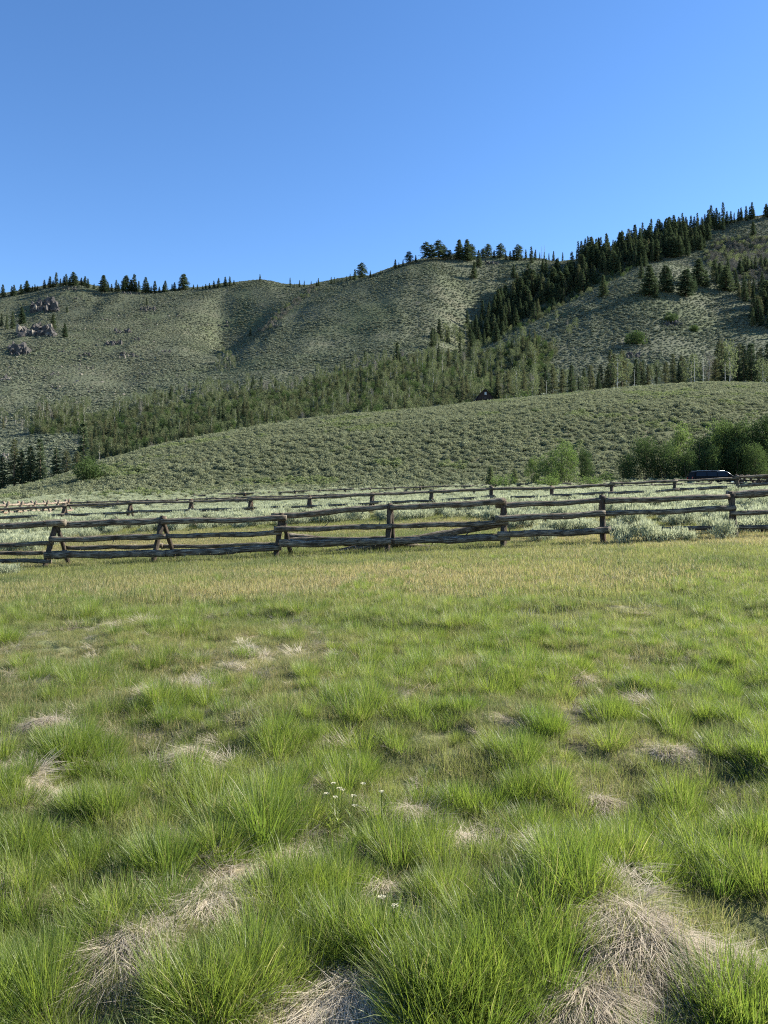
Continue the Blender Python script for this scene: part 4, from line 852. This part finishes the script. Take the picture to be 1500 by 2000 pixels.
outcrop(1315, 640, 30, 16, 14, 'dark broken rocks on the spur slope')
outcrop(1235, 700, 26, 14, 10, 'scattered dark rocks low on the spur slope')
outcrop(805, 700, 34, 22, 14, 'grey crag among trees at the foot of the middle hill')
outcrop(12, 905, 26, 26, 10, 'pale rocky bank in the valley at the left frame edge', pale=.8)
for a, b_ in [(152, 588), (205, 628), (265, 668), (304, 645), (350, 622), (398, 636), (175, 722), (60, 722), (325, 690), (118, 690), (285, 735)]:
    o = outcrop(a, b_, 13, 9, 4, 'small dark rock knot breaking through sagebrush on the open left hillside', pale=.15); o['group'] = 'small rock knots on the left hillside'
# loose stones strewn on the left hill
a = RNG.uniform(0, 480, 420); b_ = RNG.uniform(590, 790, 420); kk = RNG.random(420) < smooth(480, 120, a) * .8 + .15; a, b_ = a[kk], b_[kk]
pts = np.array([hit(p, q) for p, q in zip(a, b_)]); n = len(pts); sm = []
for q in range(4):
    V, Fc = block(1, 1, .8, .9); mb = MB(); mb.add(V, Fc); sm.append(mb.mesh('stone', [M['palerock'] if q % 2 else M['rock']]))
s = RNG.uniform(.4, 1.4, n); scatter('loose_stones', sm, pts, rots(n, 1), np.stack([s, s, s], 1), RNG.integers(0, 4, n), {'dry': np.zeros(n)}, 'loose stones strewn over the left hillside', 'stones')

# ------------------------------------------------------------------ fences
def logm(p0, p1, r, seed, seg=9, n=22, bow=.02, taper=.12, stubs=3, mt='rail'):
    p0 = np.array(p0, float); p1 = np.array(p1, float); t = np.linspace(0, 1, n)[:, None]; P = p0 * (1 - t) + p1 * t
    rg = np.random.default_rng(seed); ph = rg.random() * 6
    P[:, 2] += (np.sin(t[:, 0] * PI) * -bow * rg.uniform(0, 1.5) + .012 * np.sin(t[:, 0] * 11 + ph)); P[:, 1] += .012 * np.sin(t[:, 0] * 8 + ph * 2)
    rad = r * (1 + taper * (rg.choice([-1, 1]) * (t[:, 0] - .5))) * (1 + .06 * np.sin(t[:, 0] * 17 + ph))
    mb = MB(); V, Fs, C = tube(P, rad, seg, rnd=rg.random(), rough=.10, seed=seed); mb.add(V, Fs, 0, C)
    for i in range(stubs):
        q = rg.uniform(.05, .95); b = p0 * (1 - q) + p1 * q; an = rg.uniform(-PI, 0) if rg.random() < .7 else rg.uniform(0, PI); l = r * rg.uniform(1.4, 2.3); dr = np.array([rg.normal(0, .5), math.cos(an), math.sin(an)]) * l
        V, Fs, C = tube([b, b + dr * .6, b + dr], [r * .22, r * .15, r * .05], 5, rnd=rg.random()); mb.add(V, Fs, 0, C)
    return mb
def PX(a, b_, D): return (W(a, D), D, CH + (HZ - b_) / F * D)

# near fence ---------------------------------------------------------
D0 = 22.0
nf = empty('log_rail_fence', (0, D0, h1(0, D0)))
tag(nf, 'near weathered log buck-and-rail fence across the meadow', 'fence')
def part(mb, name, mt, parent, sm=True): return mb.build(name, [M[mt]], parent, origin=tuple(parent.location), smoothf=sm)
bucks = [(-105, 1026, 1116, -.02), (110, 1016, 1108, -.03), (318, 1008, 1102, -.02), (551, 1004, 1090, .01), (763, 984, 1080, 0.), (984, 975, 1074, .01), (1177, 967, 1063, .01), (1430, 961, 1050, .01), (1640, 950, 1040, 0)]
def wbuck(parent, a, tp, bp, D, r, lean, seed, mt='leg', sp=.42, splay=.03):
    """one buck: a front and a rear leg crossing just above the top rail; the empty sits inside the fence's own empty"""
    b = bpy.data.objects.new('buck', None); COL.objects.link(b); b.parent = parent; b.empty_display_size = .2
    x, _, zt = PX(a, tp, D); zg = CH + (HZ - bp) / F * D
    for k_, s_ in enumerate((-1, 1)):
        off = s_ * sp; lx = lean + s_ * .05
        top = (x - lx * .1 + s_ * .015, D - off * .14, zt + (.0 if s_ < 0 else -.04)); bot = (x + lx + (-.04 - splay * .35 if s_ < 0 else splay), D + off, min(zg, h1(x, D + off)) - .12)
        mb = logm(top, bot, r * (1 if s_ < 0 else .8), seed * 7 + k_, 10, 14, 0, .1, 1)
        o = mb.build('leg', [M[mt]], b, origin=tuple(parent.location), smoothf=True)
    return b
SPL = [.2, .22, .26, .20, .05, .04, .03, .03, .1]
for i, (a, tp, bp, ln) in enumerate(bucks): wbuck(nf, a, tp, bp, D0, .08, ln, 100 + i, splay=SPL[i])
FR = D0 - .16; BK = D0 + .30
rails = [(-115, 1032, 128, 1021, 7, 21.86), (112, 1025, 325, 1016, 7.5, 22.04), (315, 1018, 560, 1012, 6.5, 21.9), (530, 1010, 764, 988, 6.5, 22.06), (762, 991, 985, 979, 6.5, 21.9), (968, 987, 1180, 977, 6, 22.05), (1182, 979, 1425, 969, 6.2, 21.92), (1420, 966, 1650, 955, 8, 22.05),
         (-115, 1066, 104, 1061, 5, 21.76), (97, 1055, 325, 1047, 6.5, 21.64), (322, 1047, 548, 1040, 5.5, 21.74), (535, 1034, 765, 1027, 6, 21.66), (762, 1027, 992, 1021, 6, 21.78), (968, 1013, 1182, 1003, 7, 21.68), (1178, 1003, 1436, 992, 6, 21.80), (1426, 1002, 1650, 996, 5.5, 21.68),
         (-115, 1094, 100, 1096, 5, 21.56), (88, 1084, 322, 1081, 8, 21.48), (318, 1081, 550, 1069, 7.5, 21.60), (546, 1062, 764, 1056, 8, 21.48), (760, 1057, 996, 1050, 7, 21.56), (972, 1043, 1192, 1036, 7.5, 21.46), (1188, 1037, 1432, 1028, 5, 21.58), (1425, 1030, 1650, 1024, 5, 21.48),
         (-115, 1082, 90, 1079, 4.5, 22.30), (128, 1070, 318, 1066, 5, 22.28), (315, 1068, 548, 1062, 4.5, 22.34), (556, 1053, 766, 1051, 4.5, 22.28), (762, 1053, 985, 1046, 5, 22.34)]
for i, (a, b_, c, d_, rp, D) in enumerate(rails):
    part(logm(PX(a, b_, D), PX(c, d_, D), rp * .9 * D / F, 300 + i, 10, 30, .015, .12, 5), 'rail', 'rail', nf)
# fallen and bracing logs by the middle bucks
for i, (a, b_, D1, c, d_, D2, rp, lb) in enumerate([(556, 1048, 22.5, 905, 1078, 22.6, 8, 'thick log slanting down from the third buck to the grass behind the rails'), (640, 1084, 22.2, 985, 1022, 22.5, 8, 'thick log slanting up to the fifth buck, its low end in the grass')]):
    c0 = PX(a, b_, D1); mb = logm(c0, PX(c, d_, D2), rp * D1 / F, 380 + i, 10, 30, .0, .3, 4)
    o = mb.build('brace_log', [M['rail']], None, origin=c0, smoothf=True); tag(o, lb, 'log')

# second fence --------------------------------------------------------
def far_fence(D, posts, label, rails_off, r, rr, hdef, name='log_rail_fence', mt='leg', rmt='rail', Dv=None, seed=900, sp=.35):
    """posts: (photo column, photo row of top); each post's depth may differ"""
    DD = [D if Dv is None else Dv(a) for a, t in posts]
    m_ = len(posts) // 2; f = empty(name, (W(posts[m_][0], DD[m_]), DD[m_], h1(W(posts[m_][0], DD[m_]), DD[m_]))); tag(f, label, 'fence')
    for i, (a, t) in enumerate(posts):
        x, _, zt = PX(a, t, DD[i]); wbuck(f, a, t, HZ - (h1(x, DD[i]) - CH) * F / DD[i], DD[i], r, 0, seed + i, mt, sp)
    for i in range(len(posts) - 1):
        for j, (dz, dy) in enumerate(rails_off):
            sc_ = RNG.uniform(.8, 1.2); a0 = PX(posts[i][0] - 8 * 22 / D, posts[i][1], DD[i]); a1 = PX(posts[i + 1][0] + 8 * 22 / D, posts[i + 1][1], DD[i + 1])
            alt = .04 * (i % 2) - .02
            p0 = (a0[0], a0[1] + dy + alt, a0[2] - dz + RNG.normal(0, .02)); p1 = (a1[0], a1[1] + dy + alt, a1[2] - dz + RNG.normal(0, .02))
            part(logm(p0, p1, rr * sc_, seed + 40 + i * 5 + j, 7, 14, .02, .15, 2), 'rail', rmt, f)
    return f
p2 = [(-10, 991), (127, 984), (255, 979), (374, 976), (490, 972), (605, 968), (727, 962), (843, 957), (960, 950), (1078, 949), (1195, 942), (1318, 936), (1440, 929), (1560, 923)]
far_fence(38, p2, 'second log rail fence running behind the near one across the sage flat', [(.09, -.06), (.52, -.25), (.85, -.4)], .085, .065, 1.3)
p3 = [(a, float(np.interp(a, [-60, 130, 500, 760, 900, 1150, 1560], [984, 980, 969, 961, 955, 948, 938]))) for a in range(-60, 1560, 58)]
far_fence(72, p3, 'third log rail fence, small and thin, far behind the second one', [(.1, -.05), (.55, -.2)], .09, .075, 1.2, seed=1300, sp=.3)
p4 = [(a, float(np.interp(a, [380, 700, 1000, 1330], [966, 953, 945, 940]))) for a in range(380, 1330, 49)]
far_fence(86, p4, 'farthest dark rail fence at the foot of the sage hill', [(.1, -.05), (.5, -.2)], .09, .08, 1.2, seed=1700, sp=.25)

def end_on_fence(pts, label, sp, r, seed, mt, top=1.35, rail=True):
    """a jack-leg fence running away from the viewer: its crossed bucks are seen from the end"""
    o0 = pts[0]; f = empty('log_rail_fence', (o0[0], o0[1], h1(o0[0], o0[1]))); tag(f, label, 'fence'); d = np.array(pts[-1]) - np.array(pts[0]); d = d / np.linalg.norm(d); nrm = np.array([-d[1], d[0]])
    for i, (x, y) in enumerate(pts):
        b = bpy.data.objects.new('buck', None); COL.objects.link(b); b.parent = f; z = h1(x, y)
        for k_, s_ in enumerate((-1, 1)):
            q0 = (x - s_ * nrm[0] * sp, y - s_ * nrm[1] * sp, z - .1); q1 = (x + s_ * nrm[0] * sp * .35 + d[0] * .08 * s_, y + s_ * nrm[1] * sp * .35 + d[1] * .08 * s_, z + top)
            logm(q1, q0, r, seed + i * 3 + k_, 7, 8, 0, .1, 0).build('leg', [M[mt]], b, origin=tuple(f.location), smoothf=True)
    if rail:
        for i in range(len(pts) - 1):
            for j, (dz, so) in enumerate([(top - .22, 0), (.75, -sp * .42), (.35, -sp * .75), (.5, sp * .7)]):
                p0 = (pts[i][0] + nrm[0] * so - d[0] * .2, pts[i][1] + nrm[1] * so, h1(*pts[i]) + dz); p1 = (pts[i + 1][0] + nrm[0] * so + d[0] * .2, pts[i + 1][1] + nrm[1] * so, h1(*pts[i + 1]) + dz)
                part(logm(p0, p1, r * .95, seed + 200 + i * 5 + j, 7, 10, .02, .1, 1), 'rail', mt, f)
pl = [(W(a, D), D) for a, D in [(-60, 47), (-22, 49.5), (12, 52), (40, 54.5), (66, 57), (90, 59.5), (112, 62), (132, 64.5)]]
end_on_fence(pl, 'old pale log fence at the left seen at a slant, its crossed legs sunlit', .62, .085, 2100, 'oldrail', 1.25)
pr = [(W(a, D), D) for a, D in [(1620, 58), (1585, 60), (1553, 62), (1524, 64), (1500, 66), (1482, 68), (1467, 70), (1454, 72), (1442, 74)]]
end_on_fence(pr, 'dark fence at the right edge, its crowded crossed legs seen at a slant', .6, .085, 2500, 'leg', 1.3)

# ------------------------------------------------------------------ van
def van(x, y, z):
    paint = solid('dark_navy_paint', (.004, .005, .008), .6, .1); glass = solid('dark_tinted_glass', (.006, .008, .012), .15, .4); chrome = solid('bright_trim', (.6, .6, .62), .25, .5, 1.0); rub = solid('tyre_rubber', (.02, .02, .02), .9); lamp = solid('lamp_lens', (.7, .7, .72), .15, .6); red = solid('red_lens', (.35, .02, .02), .2, .5)
    v = empty('parked_van', (x, y, z), math.radians(-4)); v.scale = (1, 1, .81); tag(v, 'dark navy van parked before the dark grove, seen above the far rails', 'van')
    L_ = 5.1; Wd = 1.9
    prof = [(-2.5, .45), (-2.55, .9), (-2.45, 1.15), (-2.28, 1.78), (-2.1, 1.88), (-.2, 1.92), (.75, 1.86), (1.0, 1.78), (1.62, 1.22), (2.3, 1.06), (2.5, .88), (2.55, .45), (2.1, .32), (-2.1, .32)]
    bm = bmesh.new(); ring = []
    for yy, sc_ in ((-Wd / 2, .0), (-Wd / 2 + .04, 1), (Wd / 2 - .04, 1), (Wd / 2, 0)):
        row = []
        for u, w_ in prof:
            tuck = .14 * max(0, (w_ - 1.15) / .75); s_ = -1 if yy < 0 else 1
            row.append(bm.verts.new((u * (.985 if not sc_ else 1), yy - s_ * tuck, .32 + (w_ - .32) * (.985 if not sc_ else 1))))
        ring.append(row)
    for r0, r1 in zip(ring[:-1], ring[1:]):
        for i in range(len(prof)): j = (i + 1) % len(prof); bm.faces.new((r0[i], r0[j], r1[j], r1[i]))
    bm.faces.new(ring[0][::-1]); bm.faces.new(ring[-1]); bmesh.ops.recalc_face_normals(bm, faces=bm.faces)
    me = bpy.data.meshes.new('body'); bm.to_mesh(me); bm.free(); me.materials.append(paint); o = bpy.data.objects.new('body', me); COL.objects.link(o); o.parent = v
    def add(name, mb, m_, par=v, sm=False): return mb.build(name, [m_], par, smoothf=sm)
    for s_ in (-1, 1):
        for wq in ([(-2.2, 1.2), (-2.1, 1.74), (-1.1, 1.78), (-1.1, 1.2)], [(-1.02, 1.2), (-1.02, 1.78), (-.05, 1.8), (-.05, 1.2)], [(.03, 1.2), (.03, 1.8), (.72, 1.76), (1.35, 1.22)]):
            mb = MB(); P = []
            for u, w_ in wq: P.append([u, s_ * (Wd / 2 + .006 - .14 * max(0, (w_ - 1.15) / .75)), w_])
            P = np.array(P); P2 = P - [0, s_ * .03, 0]; k4 = np.arange(4); mb.add(np.concatenate([P, P2]), [np.array([k4, k4[::-1] + 4]), np.stack([k4, (k4 + 1) % 4, (k4 + 1) % 4 + 4, k4 + 4], 1)]); add('window', mb, glass)
        mb = MB(); mb.addt(*tube([[-2.1, s_ * .78, 1.93], [-.2, s_ * .78, 1.97], [.75, s_ * .78, 1.92]], .018, 6)); add('roof_rail', mb, chrome, sm=True)
        mb = MB(); mb.addt(*tube([[-.0, s_ * .81, 1.84], [.76, s_ * .81, 1.83], [1.06, s_ * .83, 1.76], [1.64, s_ * .88, 1.24]], .02, 6)); add('pillar_trim', mb, chrome, sm=True)
        mb = MB(); mb.add(*box((1.15, s_ * 1.0 - .1, 1.2), (1.33, s_ * 1.0 + .1, 1.36))); add('mirror', mb, paint)
        mb = MB(); mb.add(*box((2.36, s_ * .68 - .2, .75), (2.545, s_ * .68 + .2, .9))); add('headlight', mb, lamp)
        mb = MB(); mb.add(*box((-2.57, s_ * .8 - .08, .85), (-2.47, s_ * .8 + .08, 1.1))); add('tail_light', mb, red)
        for wx in (-1.5, 1.55):
            mb = MB(); t = np.linspace(0, 1, 5); mb.addt(*tube([[wx, s_ * .72, .34], [wx, s_ * .74, .34], [wx, s_ * .9, .34], [wx, s_ * .96, .34]], [.30, .34, .34, .30], 20)); w0 = add('wheel', mb, rub)
            mb = MB(); mb.addt(*tube([[wx, s_ * .93, .34], [wx, s_ * .975, .34]], .2, 14)); add('rim', mb, chrome, par=w0)
    mb = MB(); mb.add(np.array([[1.03, -.7, 1.765], [1.03, .7, 1.765], [1.60, .78, 1.245], [1.60, -.78, 1.245]]) + [.012, 0, .012], [np.array([[0, 1, 2, 3]])]); add('windscreen', mb, glass)
    mb = MB(); mb.add(*box((2.52, -.5, .5), (2.57, .5, .7))); add('grille', mb, rub)
    return v
Dv_ = 82; xv = W(1395, Dv_); zv = CH + (HZ - 917) / F * Dv_ - 1.95
van(xv, Dv_, max(zv, h1(xv, Dv_) - .0) if abs(zv - h1(xv, Dv_)) < .6 else zv)
print('VAN', zv, h1(xv, Dv_))

# ------------------------------------------------------------------ cabin
def cabin():
    D = 300; x = W(947, D); zg = h1(x, D); ztop = CH + (HZ - 761) / F * D; hb = ztop - zg; w = 3.35
    wall = solid('dark_stained_boards', (.035, .024, .02), .8, .2, noise=(2, (.05, .035, .028))); roof = solid('dark_shingle_roof', (.05, .042, .038), .9, .15, noise=(3, (.03, .026, .024))); fr = solid('white_window_frame', (.7, .7, .68), .6); gl = solid('pale_window_glass', (.35, .38, .42), .1, .7); dk = solid('deck_boards', (.08, .06, .05), .8)
    c = empty('gambrel_cabin', (x, D, zg)); tag(c, 'dark barn-roofed cabin with one white window, half hidden by the sage hill crest', 'cabin')
    e = hb - 5.0; pf = [(-w, -.5), (-w, e + 1.2), (-w * .62, e + 3.1), (0, e + 5.0), (w * .62, e + 3.1), (w, e + 1.2), (w, -.5)]
    mb = MB(); V, Fs = prism(pf, (0, 8, 0), (0, 0, 0), (1, 0, 0), (0, 0, 1)); mb.add(V, Fs); mb.build('wall', [wall], c)
    ro = [(-w - .35, e + .8), (-w * .62 - .12, e + 3.2), (0, e + 5.18), (w * .62 + .12, e + 3.2), (w + .35, e + .8)]
    mb = MB()
    for p, q in zip(ro[:-1], ro[1:]):
        V, Fs = prism([p, q, (q[0], q[1] + .14), (p[0], p[1] + .14)], (0, 9.1, 0), (0, -.55, 0), (1, 0, 0), (0, 0, 1)); mb.add(V, Fs)
    rf = mb.build('roof', [roof], c)
    mb = MB(); mb.add(*box((1.2, 5, e + 4.0), (1.7, 5.5, e + 5.8))); mb.build('chimney', [dk], rf)
    zc = e + 3.0
    mb = MB(); mb.add(*box((-.1, -.06, zc - .0), (.62, -.003, zc + 1.05))); wf = mb.build('window', [fr], c)
    mb = MB()
    for i in range(2):
        for j in range(2): mb.add(*box((-.02 + i * .3, -.075, zc + .08 + j * .47), (.24 + i * .3, -.063, zc + .5 + j * .47)))
    mb.build('pane', [gl], wf)
    mb = MB(); mb.add(*box((-.5, -.05, -.4), (.5, -.004, e + .3 + 1.7))); mb.build('door', [dk], c)
    mb = MB(); mb.add(*box((-2.6, -1.6, e + 1.0), (2.6, -.004, e + 1.15)));
    for q in np.linspace(-2.55, 2.55, 9): mb.add(*box((q - .04, -1.58, e + 1.153), (q + .04, -1.5, e + 1.9)))
    mb.add(*box((-2.6, -1.6, e + 1.903), (2.6, -1.5, e + 1.98))); mb.build('balcony', [dk], c)
cabin()

# ------------------------------------------------------------------ light, sky, camera
EL, AZ = math.radians(32), math.radians(70)      # sun: to the right and somewhat behind the hills
w = bpy.data.worlds.new('World'); SC.world = w; w.use_nodes = True; nt = w.node_tree
bgn = nt.nodes['Background']; sky = nt.nodes.new('ShaderNodeTexSky'); sky.sky_type = 'NISHITA'; sky.sun_disc = False
sky.sun_elevation = EL; sky.sun_rotation = AZ; sky.altitude = 2000; sky.air_density = 1.0; sky.dust_density = .3; sky.ozone_density = 2.0
hs = nt.nodes.new('ShaderNodeHueSaturation'); hs.inputs['Saturation'].default_value = 1.2; hs.inputs['Hue'].default_value = .504; nt.links.new(sky.outputs[0], hs.inputs['Color']); nt.links.new(hs.outputs[0], bgn.inputs[0]); bgn.inputs[1].default_value = .082
sun = bpy.data.lights.new('sun', 'SUN'); sun.energy = 5.0; sun.angle = math.radians(.5); sun.color = (1, .94, .82)
so = bpy.data.objects.new('sun', sun); COL.objects.link(so)
d = Vector((math.sin(AZ) * math.cos(EL), math.cos(AZ) * math.cos(EL), math.sin(EL))); so.rotation_euler = d.to_track_quat('Z', 'Y').to_euler(); so.location = (30, -10, 60)
cam = bpy.data.cameras.new('camera'); co = bpy.data.objects.new('camera', cam); COL.objects.link(co); SC.camera = co
co.location = (0, 0, CH); co.rotation_euler = (PI / 2, 0, 0)
cam.sensor_fit = 'VERTICAL'; cam.sensor_height = 36; cam.sensor_width = 27; cam.lens = 27.0; cam.shift_y = -.015; cam.clip_start = .05; cam.clip_end = 8000
SC.view_settings.view_transform = 'Standard'; SC.view_settings.look = 'None'; SC.view_settings.exposure = 1.62; SC.view_settings.gamma = 1
SC.cycles.use_denoising = False; SC.cycles.pixel_filter_type = 'BLACKMAN_HARRIS'; SC.cycles.filter_width = 1.15
SC.cycles.max_bounces = 6; SC.cycles.diffuse_bounces = 3; SC.cycles.transmission_bounces = 4; SC.cycles.transparent_max_bounces = 4; SC.cycles.sample_clamp_indirect = 5
print('TREES', cnt, 'pool', len(con), len(asp))
